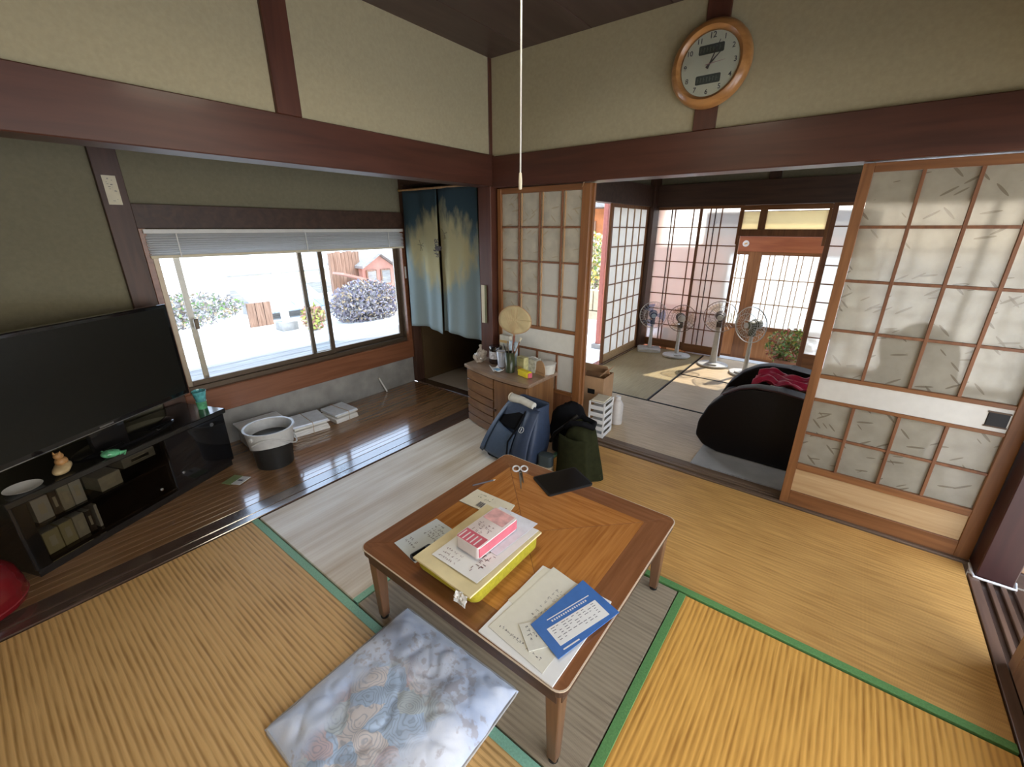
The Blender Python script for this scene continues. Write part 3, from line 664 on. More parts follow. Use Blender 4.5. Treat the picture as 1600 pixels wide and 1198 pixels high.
po = T('utility_pole', 'white utility pole leaning beside the blue roofed shed', 'pole', (-11.2, 5.0, -.95))
MO('shaft', tube([(0, 0, 0), (.05, -.1, 3.4)], .10, 12), M_white, po, smooth=True); BX('foot_block', po, -.2, .2, -.2, .2, 0, .22, M_conc, .01)
hd = T('twiggy_bush', 'big tangled grey bush in front of the barn', 'bush', (-10.8, 7.05, -.95))
for k in range(8):
    a = k * .8; MO('stem', tube([(0, 0, 0), (.3 * math.cos(a), .5 * math.sin(a), .6), (.4 * math.cos(a), .9 * math.sin(a), .65)], [.04, .03, .01], 5), TW, hd)
leafy('foliage', (0, .1, .45), (.6, 1.15, .66), 6500, .055, [TW, TW2, G3, TW2, M_grey, TW], hd, rnd)
hd = T('garden_hedge', 'dull olive hedge across the left half of the window view', 'hedge', (-12.2, 3.0, -.95)); hd['kind'] = 'stuff'
leafy('foliage', (0, 0, .62), (.5, 1.5, .42), 3400, .055, [G3, TW, TW, G1, M_grey], hd, rnd)
hd = T('low_shrub', 'small rusty shrub at the foot of the utility pole', 'bush', (-10.6, 5.42, -.95))
leafy('foliage', (0, 0, .32), (.3, .30, .34), 700, .06, [G3, M_pink, G2m], hd, rnd)
for k in range(4): MO('stem', tube([(0, 0, 0), (.1 * math.cos(k * 1.6), .2 * math.sin(k * 1.6), .4)], .015, 5), TW, hd)
# garden seen through the side doorway of the back room
ST('floor_terrace', -4.3, -2.22, 3.95, 8.5, -.10, -.03, flat('white terrace', (.80, .79, .76), .8, var=.03), 'bright white terrace outside the side doorway', 'terrace')
pp = T('porch_post', 'salmon red post standing outside the side doorway', 'post', (-2.53, 5.17, -.03)); BX('shaft', pp, -.03, .03, -.03, .03, .06, 2.1, flat('salmon paint', (.50, .17, .13), .6), .004); BX('foot', pp, -.07, .07, -.07, .07, 0, .06, M_conc, .004)
ob = T('orange_outbuilding', 'orange brown timber outbuilding upper part seen through the side doorway', 'building', (-5.0, 9.0, -.95))
M_orb = flat('orange timber', (.50, .18, .06), .7, var=.25, scale=5)
BX('wall_panel', ob, -1.8, 1.8, 0, .2, 2.12, 2.85, M_orb, 0); BX('lower_wall', ob, -1.8, 1.8, .3, .4, 0, 2.0, M_cream, 0)
for k in range(4): BX('window', ob, -1.5 + k * .8, -1.25 + k * .8, -.03, .0, 2.35, 2.6, M_barn, 0)
BX('roof', ob, -2.0, 2.0, -.5, .9, 2.86, 2.94, M_grey, 0); BX('eave_board', ob, -2.0, 2.0, -.1, 0, 2.02, 2.12, M_barn, 0)
hd = T('flowering_bush', 'pale bush with yellow flowers outside the side doorway', 'bush', (-4.35, 8.0, -.95))
leafy('foliage', (0, 0, 1.75), (.9, .8, .65), 4200, .05, [G3, G2m, flat('blossom', (.8, .75, .55), .6), flat('yellow blossom', (.75, .55, .12), .6), G1, flat('pale leaf', (.55, .55, .40), .6), MATS['blossom']], hd, rnd)
for k in range(6): MO('stem', tube([(.1 * math.cos(k), .1 * math.sin(k), 0), (.3 * math.cos(k), .3 * math.sin(k), 1.5)], .03, 5), TW, hd)
gw = T('stone_planter_wall', 'tan stone retaining wall under the flowering bush', 'wall', (-4.3, 6.85, -.95)); gw['kind'] = 'structure'
M_stone = flat('tan stone', (.52, .42, .27), .9, var=.2, scale=6, bump=.4)
for j in range(4):
    for k in range(7): BX('stone', gw, -1.4 + k * .4 + (.2 if j % 2 else 0), -1.015 + k * .4 + (.2 if j % 2 else 0), 0, .2 + .02 * ((j * k) % 3), j * .36, j * .36 + .345, M_stone, .012)
# outside the right opening
gs = T('stone_path', 'tan stepping slabs outside the right threshold', 'path', (1.0, 0, -.42)); gs['kind'] = 'structure'
M_slab = flat('tan slab', (.55, .46, .34), .9, var=.15, scale=6, bump=.4)
for k in range(9):
    for j in range(3): BX('slab', gs, -.08 + j * .5, .40 + j * .5, .1 + k * .36 - .12 * j, .1 + k * .36 + .345 - .12 * j, -.06, 0 - .008 * ((k + j) % 3), M_slab, .01)
ST('ground_step', .90, 3.2, -.6, 3.6, -.95, -.49, M_conc, 'concrete base under the stepping slabs', 'ground', 0)

# glass sliding door leaf at the right edge
d = T('door_10', 'brown framed glass sliding door leaf at the right edge of the picture', 'door', (.764, .95, .006), kind='structure')
M_lf = wood('door leaf timber', (.20, .10, .055), (.30, .16, .09), 'Z', .45, 3., 12)
for a, b in ((0, .05), (.98, 1.04)): BX('stile', d, -.015, .015, a, b, 0, 1.76, M_lf, .002)
for z0_, z1_ in ((0, .09), (.55, .59), (1.70, 1.76)): BX('rail', d, -.015, .015, .05, .98, z0_, z1_, M_lf, .002)
for z0_, z1_ in ((.09, .55), (.59, 1.70)): BX('glass_pane', d, -.002, .002, .05, .98, z0_, z1_, M_glass, 0)
wc = T('extension_lead', 'thin white cable lying around the foot of the dark red post', 'cable', (0, 0, 0))
MO('cable', tube([(.728, 2.60, .008), (.722, 2.53, .012), (.728, 2.496, .010), (.76, 2.498, .007), (.80, 2.500, .007), (.862, 2.502, .006), (.872, 2.56, .004)], .005, 8), M_white, wc, smooth=True)
# curtain rail in the right opening is out of frame; lamp with its pull cord
lp = T('ceiling_lamp', 'round ceiling lamp above the low table with a long white pull cord', 'lamp', (-.83, 1.11, 0))
MO('shade', lathe([(.0, 2.40), (.27, 2.40), (.30, 2.36), (.30, 2.30), (.285, 2.30), (.285, 2.35), (.26, 2.385), (0, 2.385)], 48), M_white, lp, smooth=True)
MO('tube_ring', tube([(.20 * math.cos(6.2832 * k / 40), .20 * math.sin(6.2832 * k / 40), 2.33) for k in range(40)], .016, 8, closed=True), flat('lit tube', (1, .95, .85), .5, emit=(1, .87, .68, 6)), lp, smooth=True)
MO('stem', tube([(0, 0, 2.40), (0, 0, 2.56)], .02, 12), M_white, lp)
MO('pull_cord', tube([(0, 0, 2.37), (.0, .0, 2.0), (.0, .0, 1.652)], .0024, 8), M_white, lp, smooth=True)
MO('cord_grip', lathe([(0, 1.607), (.005, 1.609), (.0055, 1.630), (.004, 1.652), (0, 1.655)], 12), M_cream, lp, smooth=True)

# ---------------------------------------------------------------- wall clock
ck = T('wall_clock', 'round wooden wall clock with two grey display windows', 'clock', (-.762, YB - .02, 2.252))
M_ring = wood('honey wood ring', (.34, .15, .045), (.48, .23, .075), 'X', .3, 5., 6, coat=.4)
RX = R(90)
MO('rim', lathe([(.134, .026), (.139, .042), (.152, .055), (.170, .049), (.184, .028), (.186, 0), (.12, 0), (.12, .024)], 64), M_ring, ck, (0, 0, 0), (RX, 0, 0), True)
MO('face', lathe([(0, .0), (0, .026), (.138, .026), (.138, .0)], 64), flat('clock face', (.86, .83, .70), .6, var=.02), ck, (0, 0, 0), (RX, 0, 0))
for nm, z_ in (('display', .062), ('display', -.062)):
    dd = MO(nm, prism(rrect(-.058, .058, z_ - .019, z_ + .019, .006), -.0275, -.0262, plane='XZ'), flat('grey display', (.10, .115, .105), .3), ck)
    bm = bmesh.new()
    for k in range(7): addbox(bm, -.05 + k * .0145, -.047 + k * .0145, -.0279, -.0276, z_ - .010, z_ + .010); addbox(bm, -.05 + k * .0145, -.042 + k * .0145, -.0279, -.0276, z_ - .001 + .006 * (k % 2), z_ + .001 + .006 * (k % 2))
    MO('display_digits', bm, flat('digit grey', (.22, .24, .22), .4), dd)
def text_mesh(s, size):
    c = bpy.data.curves.new('numeral', 'FONT'); c.body = s; c.size = size; c.align_x = 'CENTER'; c.align_y = 'CENTER'; c.extrude = .0006; c.offset = .0003
    o = bpy.data.objects.new('tmp', c); COL.objects.link(o); bpy.context.view_layer.update()
    me = bpy.data.meshes.new_from_object(o.evaluated_get(bpy.context.evaluated_depsgraph_get())); bpy.data.objects.remove(o)
    me.materials.clear(); return me
for k in range(1, 13):
    a = R(90 - 30 * k); me = text_mesh(str(k), .030 if k != 12 else .034); me.materials.append(M_ink)
    link('numeral', me, ck, (.116 * math.cos(a), -.0272, .116 * math.sin(a)), (RX, 0, 0))
def hand(name, ang, ln, w, m, yy):
    a = R(90 - ang); d_ = Vector((math.cos(a), 0, math.sin(a))); n_ = Vector((-math.sin(a), 0, math.cos(a)))
    bm = bmesh.new(); pts = [d_ * -.02 - n_ * w, d_ * -.02 + n_ * w, d_ * ln + n_ * w * .4, d_ * ln - n_ * w * .4]
    lo = [bm.verts.new(p + Vector((0, yy, 0))) for p in pts]; hi = [bm.verts.new(p + Vector((0, yy - .0012, 0))) for p in pts]
    bm.faces.new(lo); bm.faces.new(hi[::-1])
    for q in range(4): bm.faces.new((lo[q], lo[(q + 1) % 4], hi[(q + 1) % 4], hi[q]))
    MO(name, bm, m, ck)
hand('minute_hand', 22, .100, .0034, M_ink, -.0285); hand('hour_hand', 46, .072, .0038, M_ink, -.030)
hand('second_hand', 84, .07, .0012, flat('rose hand', (.55, .25, .28), .5), -.0315)
MO('glass_cover', lathe([(0, .0365), (.137, .0355), (.137, .0350), (0, .036)], 48), M_glass, ck, (0, 0, 0), (RX, 0, 0), True)

# ---------------------------------------------------------------- low table
tb = T('low_table', 'square low wooden table with inlaid grain and a painted edge highlight', 'table', (-.815, 1.135, 0))
H = .36; A = .455
M_tb = wood('table border veneer x', (.19, .072, .026), (.26, .105, .040), 'X', .24, 4., 14, coat=.5)
M_tby = wood('table border veneer y', (.19, .072, .026), (.26, .105, .040), 'Y', .24, 4., 14, coat=.5)
M_ix = wood('inlay veneer x', (.33, .115, .022), (.47, .19, .045), 'X', .24, 5., 16, coat=.5)
M_iy = wood('inlay veneer y', (.33, .118, .024), (.49, .20, .048), 'Y', .24, 5., 16, coat=.5)
MO('edge_highlight', prism(rrect(-A, A, -A, A, .035), H - .0045, H - .0012), flat('edge highlight strip', (.62, .50, .36), .4), tb)  # thin highlight along the table edge, painted as a pale strip
MO('top_core', prism(rrect(-A + .004, A - .004, -A + .004, A - .004, .033), H - .030, H - .0046), M_dark, tb)
MO('corner_veneer', prism(rrect(-A + .004, A - .004, -A + .004, A - .004, .033), H - .0046, H), M_tb, tb)
I = .355
for k in range(4):
    a = R(90 * k); c_, s_ = math.cos(a), math.sin(a)
    tri = [(I - .002, -I + .004), (I - .002, I - .004), (.002, 0)]
    o = MO('inlay_veneer', prism(tri, 0, .0009), M_iy, tb, (0, 0, H - .0002), (0, 0, a))
    bd = [(A - .006, -A + .03), (A - .006, A - .03), (I, I - .002), (I, -I + .002)]
    MO('border_veneer', prism(bd, 0, .0007), M_tby, tb, (0, 0, H - .0002), (0, 0, a))
for k in range(4):
    a = R(90 * k); MO('apron', prism([(A - .038, -A + .03), (A - .038, A - .03), (A - .018, A - .03), (A - .018, -A + .03)], H - .075, H - .030), M_dark, tb, (0, 0, 0), (0, 0, a))
for sx in (-1, 1):
    for sy in (-1, 1):
        x0_, y0_ = sx * (A - .045), sy * (A - .045)
        bm = bmesh.new(); lo = [bm.verts.new((x0_ + q[0] * .016, y0_ + q[1] * .016, .012)) for q in ((-1, -1), (1, -1), (1, 1), (-1, 1))]
        hi = [bm.verts.new((x0_ + q[0] * .025, y0_ + q[1] * .025, H - .03)) for q in ((-1, -1), (1, -1), (1, 1), (-1, 1))]
        bm.faces.new(lo[::-1]); bm.faces.new(hi)
        for q in range(4): bm.faces.new((lo[q], lo[(q + 1) % 4], hi[(q + 1) % 4], hi[q]))
        lg = MO('leg', bev(bm, .004), wood('table leg', (.12, .060, .030), (.18, .090, .045), 'Z', .35, 4., 12), tb)
        MO('foot_cap', lathe([(0, 0), (.016, 0), (.017, .012), (0, .012)], 12), M_black, lg, (x0_, y0_, 0))
BX('heater_box', tb, -.16, .16, -.16, .16, H - .085, H - .032, M_metal, .01)
MO('cord_hook', tube([(.40, -.365, .32), (.40, -.375, .26), (.385, -.38, .235), (.375, -.37, .26), (.38, -.36, .31)], .004, 6), M_metal, tb, smooth=True)
MO('power_cord', tube([(.37, -.37, .30), (.365, -.38, .24), (.38, -.385, .215), (.395, -.372, .25), (.37, -.37, .29), (.36, -.38, .235), (.385, -.39, .225)], .005, 6), M_black, tb, smooth=True)

TZ = H + .001
def quad_sheet(c4, z, t, n=8, lift=0., seed=0, warp=.0):
    """thin sheet between four floor plan corners, slightly curled"""
    c4 = [Vector((*c, 0)) for c in c4]
    def f(u, v):
        p = (c4[0] * (1 - u) + c4[1] * u) * (1 - v) + (c4[3] * (1 - u) + c4[2] * u) * v
        dz = lift * (abs(u - .5) * 2) ** 3 * (abs(v - .5) * 2) ** 2 + warp * (fbm(u * 2 + seed, v * 2, seed) + .5)
        return (p.x, p.y, z + t + max(0, dz))
    bm = sheet(n, n, f)
    r_ = bmesh.ops.extrude_face_region(bm, geom=bm.faces[:]); vs = [g for g in r_['geom'] if isinstance(g, bmesh.types.BMVert)]
    for v in vs: v.co.z -= t
    return bm
def frame_of(c4):
    a = Vector(c4[0]); u = (Vector(c4[1]) - a); w = (Vector(c4[3]) - a)
    return a, u, w
def printed(name, label, cat, c4, t, mat, z=TZ, marks=(), lift=.0, warp=0., seed=1, group=None):
    """paper item: marks = list of (u0,u1,v0,v1,rows,size,mat)"""
    a, u, w = frame_of(c4); ang = math.atan2(u.y, u.x)
    r_ = T(name, label, cat, (a.x, a.y, z), ang, group)
    rot = Matrix.Rotation(-ang, 2)
    loc4 = [tuple(rot @ (Vector(c) - a)) for c in c4]
    MO('sheet', quad_sheet(loc4, 0, t, 8, lift, seed, warp), mat, r_)
    L_, W_ = u.length, (rot @ w).y
    rr = random.Random(seed)
    for (u0, u1, v0, v1, rows, size, mm) in marks:
        bm = bmesh.new()
        if rows: scribble(bm, u0 * L_, u1 * L_, min(v0 * W_, v1 * W_), max(v0 * W_, v1 * W_), t + warp * 1.4 + .0002, rows, size, rr)
        else: addbox(bm, u0 * L_, u1 * L_, min(v0 * W_, v1 * W_), max(v0 * W_, v1 * W_), t + warp * 1.4 + .0001, t + warp * 1.4 + .0004)
        MO('print' if rows else 'label_patch', bm, mm, r_)
    return r_
# letter on the left of the table
printed('letter', 'pale blue white printed letter at the left edge of the low table', 'letter', [(-1.175, .775), (-1.03, .755), (-1.0, .965), (-1.155, .975)], .0015, flat('bluish paper', (.62, .66, .66), .8, var=.03), marks=[(.2, .9, .55, .95, 5, .012, M_ink), (.1, .6, .15, .35, 2, .012, M_ink)])
gc = T('glasses_case', 'dark slim glasses case lying on the pale blue letter', 'case', (-1.045, .80, TZ + .0022), R(82))
MO('case_body', bev(prism(rrect(-.042, .045, -.016, .016, .006), 0, .012), .002), flat('dark slate', (.05, .06, .08), .3), gc); BX('case_lid', gc, -.038, .02, -.014, .010, .012, .015, M_gloss, .001)
# small packet
printed('paper_packet', 'small cream paper packet with a barcode behind the pink tissue pack', 'packet', [(-1.165, 1.12), (-.925, 1.135), (-.95, 1.245), (-1.16, 1.235)], .004, M_cream, marks=[(.35, .36, .1, .4, 0, 0, M_ink), (.37, .385, .1, .4, 0, 0, M_ink), (.395, .40, .1, .4, 0, 0, M_ink), (.41, .425, .1, .4, 0, 0, M_ink), (.435, .44, .1, .4, 0, 0, M_ink), (.45, .47, .1, .4, 0, 0, M_ink), (.2, .55, .5, .85, 2, .012, flat('olive ink', (.3, .3, .18), .8)), (.85, .87, .5, .6, 0, 0, M_inkb)], warp=.002)
# yellow green box bag
yb = T('yellow_bag', 'yellow green cloth sided bag with a cream cover in the middle of the table', 'bag', (-.86, .92, TZ))
M_yg = flat('yellow green felt', (.36, .30, .012), .9, var=.15, scale=90, bump=.4)
def bagf(u, v): pass
bm = bmesh.new(); NX = 14
ringsB = []
for j in range(6):
    q = j / 5; zz = q * .068
    sag = .012 * math.sin(q * math.pi); ins = .018 * (1 - q) ** 2
    row = []
    for (px_, py_) in rrect(-.122 + ins - sag, .140 - ins + sag, -.185 + ins * 1.6 - sag, .180 - ins - sag, .03 + .0 * q, 5):
        row.append(bm.verts.new((px_ + .006 * fbm(px_ * 9, py_ * 9, q * 3), py_, zz)))
    ringsB.append(row)
n_ = len(ringsB[0])
for a_, b_ in zip(ringsB, ringsB[1:]):
    for k in range(n_): bm.faces.new((a_[k], a_[(k + 1) % n_], b_[(k + 1) % n_], b_[k]))
bm.faces.new(ringsB[0][::-1]); bm.faces.new(ringsB[-1])
MO('felt_body', bm, M_yg, yb, smooth=True)
M_creamy = flat('cream cover', (.72, .60, .33), .6, var=.10, scale=12)
MO('cream_cover', quad_sheet([(-.130, -.200), (.142, -.205), (.148, .178), (-.125, .182)], .066, .007, 12, 0, 4, .004), M_creamy, yb)
MO('torn_flap', sheet(8, 6, lambda u, v: (.085 + u * .05 + .012 * fbm(u * 4, v * 4, 1), -.208 - .012 * v + .012 * fbm(u * 5, v * 3, 7), .074 - v * .035 + .008 * fbm(u * 6, v * 5, 3))), M_paper, yb)
for (n1, lb, c4, zz, sd, mk) in (
        ('paper_sheet', 'white printed sheet with brown letters on the cream bag cover', [(-.945, .765), (-.735, .765), (-.722, 1.095), (-.940, 1.085)], TZ + .0785, 3, [(.70, .98, .08, .62, 9, .020, M_inkb), (.1, .5, .02, .2, 3, .008, M_inkb)]),
        ('paper_sheet.001', 'grey white sheet sticking out under the pink tissue pack', [(-.930, .90), (-.76, .895), (-.745, 1.12), (-.925, 1.115)], TZ + .082, 8, [(.1, .5, .8, .95, 2, .008, M_ink)])):
    printed(n1, lb, 'paper', c4, .0008, M_paper if sd == 3 else flat('greyish paper', (.68, .68, .72), .8), zz, mk, warp=.0015, seed=sd)
# tissue pack
M_pink2 = flat('pink film', (.62, .13, .17), .3, var=.1, coat=.3); M_rose = flat('pale rose film', (.75, .42, .40), .3, var=.3, scale=25, coat=.3)
tp = T('tissue_pack', 'pink and white wrapped tissue pack on top of the papers', 'tissue pack', (-.845, .945, TZ + .0865), R(88))
bm = prism(rrect(-.105, .105, -.055, .055, .012), 0, .045); bev(bm, .005, 2)
MO('wrapped_body', bm, flat('film white', (.76, .66, .62), .35, coat=.3, var=.05), tp, smooth=True)
BX('pink_side', tp, -.100, .10, -.0565, -.050, .004, .041, M_pink2, .002)
BX('red_band', tp, -.103, -.050, -.050, .050, .0452, .0458, M_pink2, 0); BX('rose_print', tp, .03, .10, -.045, .050, .0452, .0458, M_rose, 0)
for k in range(5): BX('red_stripe', tp, -.100 + k * .0, -.06, .04 - k * .018, .045 - k * .018, .0458, .0461, flat('white stripe', (.8, .74, .72), .4), 0)
bm = bmesh.new(); scribble(bm, -.045, .03, -.03, .04, .0452, 4, .014, random.Random(4)); MO('print', bm, M_inkb, tp)
# documents at the near right of the table
printed('document_stack', 'stack of white documents at the near corner of the low table', 'documents', [(-.66, .687), (-.395, .683), (-.392, 1.03), (-.655, 1.025)], .005, M_paper, marks=[], warp=.0005)
printed('cream_form', 'cream handwritten form lying on the white documents', 'form', [(-.645, .715), (-.435, .695), (-.425, 1.01), (-.62, 1.04)], .0012, flat('cream form', (.70, .66, .54), .85, var=.03), TZ + .0062, [(.3, .75, .35, .8, 7, .014, flat('pencil grey', (.33, .31, .27), .8)), (.1, .9, .05, .12, 1, .01, M_ink)], seed=5)
printed('cream_form.001', 'second cream sheet peeking out behind the handwritten form', 'form', [(-.66, .83), (-.60, .82), (-.61, 1.03), (-.645, 1.02)], .0008, flat('cream form', (.7, .66, .54)), TZ + .0056, [])
printed('folded_note', 'small folded note with a pencilled corner beside the blue envelope', 'note', [(-.575, .775), (-.50, .722), (-.42, .83), (-.50, .87)], .003, flat('note cream', (.66, .63, .53), .85), TZ + .0080, [(.1, .7, .1, .5, 3, .012, M_ink)], seed=6)
M_env = flat('blue envelope', (.045, .15, .42), .5, var=.08, coat=.1)
be = printed('blue_envelope', 'blue printed window envelope on the documents', 'envelope', [(-.545, .795), (-.420, .752), (-.352, 1.0), (-.505, 1.045)], .0025, M_env, TZ + .0118, [], seed=9)
bm = bmesh.new()
L_ = Vector((.125, -.043)).length; W_ = .245
addbox(bm, .040, .105, .03, .225, .0026, .0030); MO('label_patch', bm, M_paper, be)
bm = bmesh.new(); rr = random.Random(8)
for k in range(9):
    yy = .04 + k * .020
    for xx in [.046 + .0085 * j for j in range(6)]:
        if rr.random() < .75: addbox(bm, xx, xx + .0018, yy, yy + rr.uniform(.006, .016), .0030, .0033)
MO('print', bm, M_ink, be)
bm = bmesh.new(); addbox(bm, .014, .017, .05, .22, .0026, .0029); addbox(bm, .116, .120, .03, .09, .0026, .0029)
for k in range(16): addbox(bm, .023, .029, .06 + k * .009, .065 + k * .009, .0026, .0029)
MO('white_print', bm, M_white, be)
# pencil, scissors, tablet
pc = T('pencil', 'thin dark pencil on the far left of the low table', 'pencil', (-1.20, 1.245, TZ + .0038), math.atan2(.105, .055))
MO('barrel', tube([(0, 0, 0), (.105, 0, 0)], .0036, 6), M_ink, pc); MO('tip', tube([(.105, 0, 0), (.118, 0, 0)], [.0036, .0006], 6), M_cream, pc)
sc_ = T('scissors', 'white handled scissors lying on the far side of the low table', 'scissors', (-1.10, 1.485, TZ + .004), math.atan2(-.155, .12))
for s in (-1, 1):
    MO('handle', tube([(-.020 + .026 * math.cos(a), s * .020 + .017 * math.sin(a), 0) for a in [6.2832 * k / 20 for k in range(20)]], .0038, 8, closed=True), M_white, sc_, smooth=True)
bm = prism([(.005, -.008), (.155, -.001), (.158, .002), (.06, .006), (.005, .008)], -.001, .001); MO('blade', bm, M_metal, sc_)
bm = prism([(.005, -.006), (.11, .012), (.11, .015), (.005, .008)], .0012, .0026); MO('blade', bm, flat('dark steel', (.15, .15, .15), .3, 1), sc_)
MO('pivot', lathe([(0, 0), (.005, 0), (.005, .004), (0, .004)], 10), M_metal, sc_, (.02, 0, .0))
td = T('tablet', 'black tablet computer on the far corner of the low table', 'tablet', (-.885, 1.535, TZ), math.atan2(.21, .115))
MO('body', bev(prism(rrect(-.118, .118, -.084, .084, .010), 0, .008), .0015), M_black, td); BX('screen', td, -.110, .110, -.076, .076, .008, .0086, flat('tablet glass', (.006, .005, .004), .3, spec=.12), 0)

# ---------------------------------------------------------------- quilted floor cushion
def quilt_mat():
    m, nt, N, L, b = nodes('floral quilt'); b.inputs['Roughness'].default_value = .85; b.inputs['Sheen Weight'].default_value = .3
    t = N.new('ShaderNodeTexCoord')
    n = N.new('ShaderNodeTexNoise'); n.inputs['Scale'].default_value = 7; n.inputs['Detail'].default_value = 5; L.new(t.outputs['Object'], n.inputs['Vector'])
    r = N.new('ShaderNodeValToRGB'); L.new(n.outputs[0], r.inputs[0]); e = r.color_ramp.elements
    e[0].position = .35; e[0].color = (.52, .60, .76, 1); e[1].position = .65; e[1].color = (.78, .80, .85, 1)
    wp_ = N.new('ShaderNodeTexNoise'); wp_.inputs['Scale'].default_value = 9; wp_.inputs['Detail'].default_value = 3; L.new(t.outputs['Object'], wp_.inputs['Vector'])
    wm = N.new('ShaderNodeMix'); wm.data_type = 'RGBA'; wm.blend_type = 'LINEAR_LIGHT'; wm.inputs[0].default_value = .05; L.new(t.outputs['Object'], wm.inputs[6]); L.new(wp_.outputs[1], wm.inputs[7])
    v = N.new('ShaderNodeTexVoronoi'); v.inputs['Scale'].default_value = 12; L.new(wm.outputs[2], v.inputs['Vector'])
    sc_ = N.new('ShaderNodeSeparateColor'); L.new(v.outputs['Color'], sc_.inputs[0])
    r1 = N.new('ShaderNodeValToRGB'); L.new(sc_.outputs[0], r1.inputs[0]); r1.color_ramp.interpolation = 'CONSTANT'; e = r1.color_ramp.elements
    e[0].position = 0; e[0].color = (.36, .46, .58, 1); e[1].position = .78; e[1].color = (.50, .36, .34, 1)
    for p_, c_ in ((.35, (.60, .52, .46, 1)), (.58, (.44, .48, .46, 1))): k = e.new(p_); k.color = c_
    ms_ = N.new('ShaderNodeMath'); ms_.operation = 'MULTIPLY'; ms_.inputs[1].default_value = 62; L.new(v.outputs['Distance'], ms_.inputs[0])
    sn = N.new('ShaderNodeMath'); sn.operation = 'SINE'; L.new(ms_.outputs[0], sn.inputs[0])
    sm_ = N.new('ShaderNodeMapRange'); sm_.inputs[1].default_value = .1; sm_.inputs[2].default_value = 1.0; sm_.inputs[4].default_value = .55; L.new(sn.outputs[0], sm_.inputs[0])
    r2 = N.new('ShaderNodeMix'); r2.data_type = 'RGBA'; L.new(sm_.outputs[0], r2.inputs[0]); L.new(r1.outputs[0], r2.inputs[6]); r2.inputs[7].default_value = (.17, .20, .24, 1)
    g = N.new('ShaderNodeVectorMath'); g.operation = 'SUBTRACT'; g.inputs[1].default_value = (.02, -.06, 0); L.new(t.outputs['Object'], g.inputs[0])
    g2 = N.new('ShaderNodeVectorMath'); g2.operation = 'MULTIPLY'; g2.inputs[1].default_value = (1, .72, 0); L.new(g.outputs[0], g2.inputs[0])
    ln = N.new('ShaderNodeVectorMath'); ln.operation = 'LENGTH'; L.new(g2.outputs[0], ln.inputs[0])
    ad = N.new('ShaderNodeMath'); ad.operation = 'MULTIPLY_ADD'; ad.inputs[1].default_value = .30; L.new(wp_.outputs[0], ad.inputs[0]); L.new(ln.outputs[1], ad.inputs[2])
    mr = N.new('ShaderNodeMapRange'); mr.inputs[1].default_value = .26; mr.inputs[2].default_value = .34; mr.inputs[3].default_value = .85; mr.inputs[4].default_value = 0; L.new(ad.outputs[0], mr.inputs[0])
    mx = N.new('ShaderNodeMix'); mx.data_type = 'RGBA'; L.new(mr.outputs[0], mx.inputs[0]); L.new(r.outputs[0], mx.inputs[6]); L.new(r2.outputs[2], mx.inputs[7])
    # small brown sprigs elsewhere
    v2 = N.new('ShaderNodeTexNoise'); v2.inputs['Scale'].default_value = 38; v2.inputs['Detail'].default_value = 3; L.new(t.outputs['Object'], v2.inputs['Vector'])
    v3 = N.new('ShaderNodeTexNoise'); v3.inputs['Scale'].default_value = 4.5; L.new(g.outputs[0], v3.inputs['Vector'])
    mu = N.new('ShaderNodeMath'); mu.operation = 'MULTIPLY'; L.new(v2.outputs[0], mu.inputs[0]); L.new(v3.outputs[0], mu.inputs[1])
    mr2 = N.new('ShaderNodeMapRange'); mr2.inputs[1].default_value = .30; mr2.inputs[2].default_value = .36; mr2.inputs[4].default_value = .5; L.new(mu.outputs[0], mr2.inputs[0])
    mx2 = N.new('ShaderNodeMix'); mx2.data_type = 'RGBA'; L.new(mr2.outputs[0], mx2.inputs[0]); L.new(mx.outputs[2], mx2.inputs[6]); mx2.inputs[7].default_value = (.36, .29, .26, 1)
    L.new(mx2.outputs[2], b.inputs['Base Color'])
    bp = N.new('ShaderNodeBump'); bp.inputs['Strength'].default_value = .4; bp.inputs['Distance'].default_value = .003
    L.new(v2.outputs[0], bp.inputs['Height']); L.new(bp.outputs[0], b.inputs['Normal'])
    return m
cu = T('floor_cushion', 'pale blue quilted floor cushion with faded flowers in front of the low table', 'cushion', (-.885, .52, 0), R(1))
def cf(u, v):
    x_, y_ = (u - .5) * .575, (v - .5) * .58
    e_ = min(u, 1 - u, v, 1 - v); h_ = .052 * (1 - math.exp(-e_ * 14)) + .006
    seam = abs(math.sin((x_ + y_) * 17 + .6)) ** .35 * abs(math.sin((x_ - y_) * 12 + .9)) ** .3
    h_ += (.008 * seam - .004) * min(1, e_ * 10) + .010 * fbm(x_ * 6, y_ * 6, 2) * min(1, e_ * 8) + .004 * fbm(x_ * 22, y_ * 14, 5) - .006 * max(0, 1 - 9 * abs(fbm(x_ * 5 + 3, y_ * 9, 7))) * min(1, e_ * 10)
    w_ = 1 + .015 * fbm(u * 5, v * 5, 9)
    return (x_ * w_, y_ * w_, max(.004, h_))
bm = sheet(90, 90, cf)
bot = sheet(8, 8, lambda u, v: ((u - .5) * .56, (v - .5) * .565, .001))
MO('quilt_top', bm, quilt_mat(), cu, smooth=True)
MO('quilt_underside', bot, flat('quilt backing', (.45, .42, .38), .9), cu)
MO('piping', tube([((q[0]) * 1.0, q[1], .008) for q in rrect(-.285, .285, -.288, .288, .02, 4)], .005, 6, closed=True), MATS['quilt backing'], cu, smooth=True)

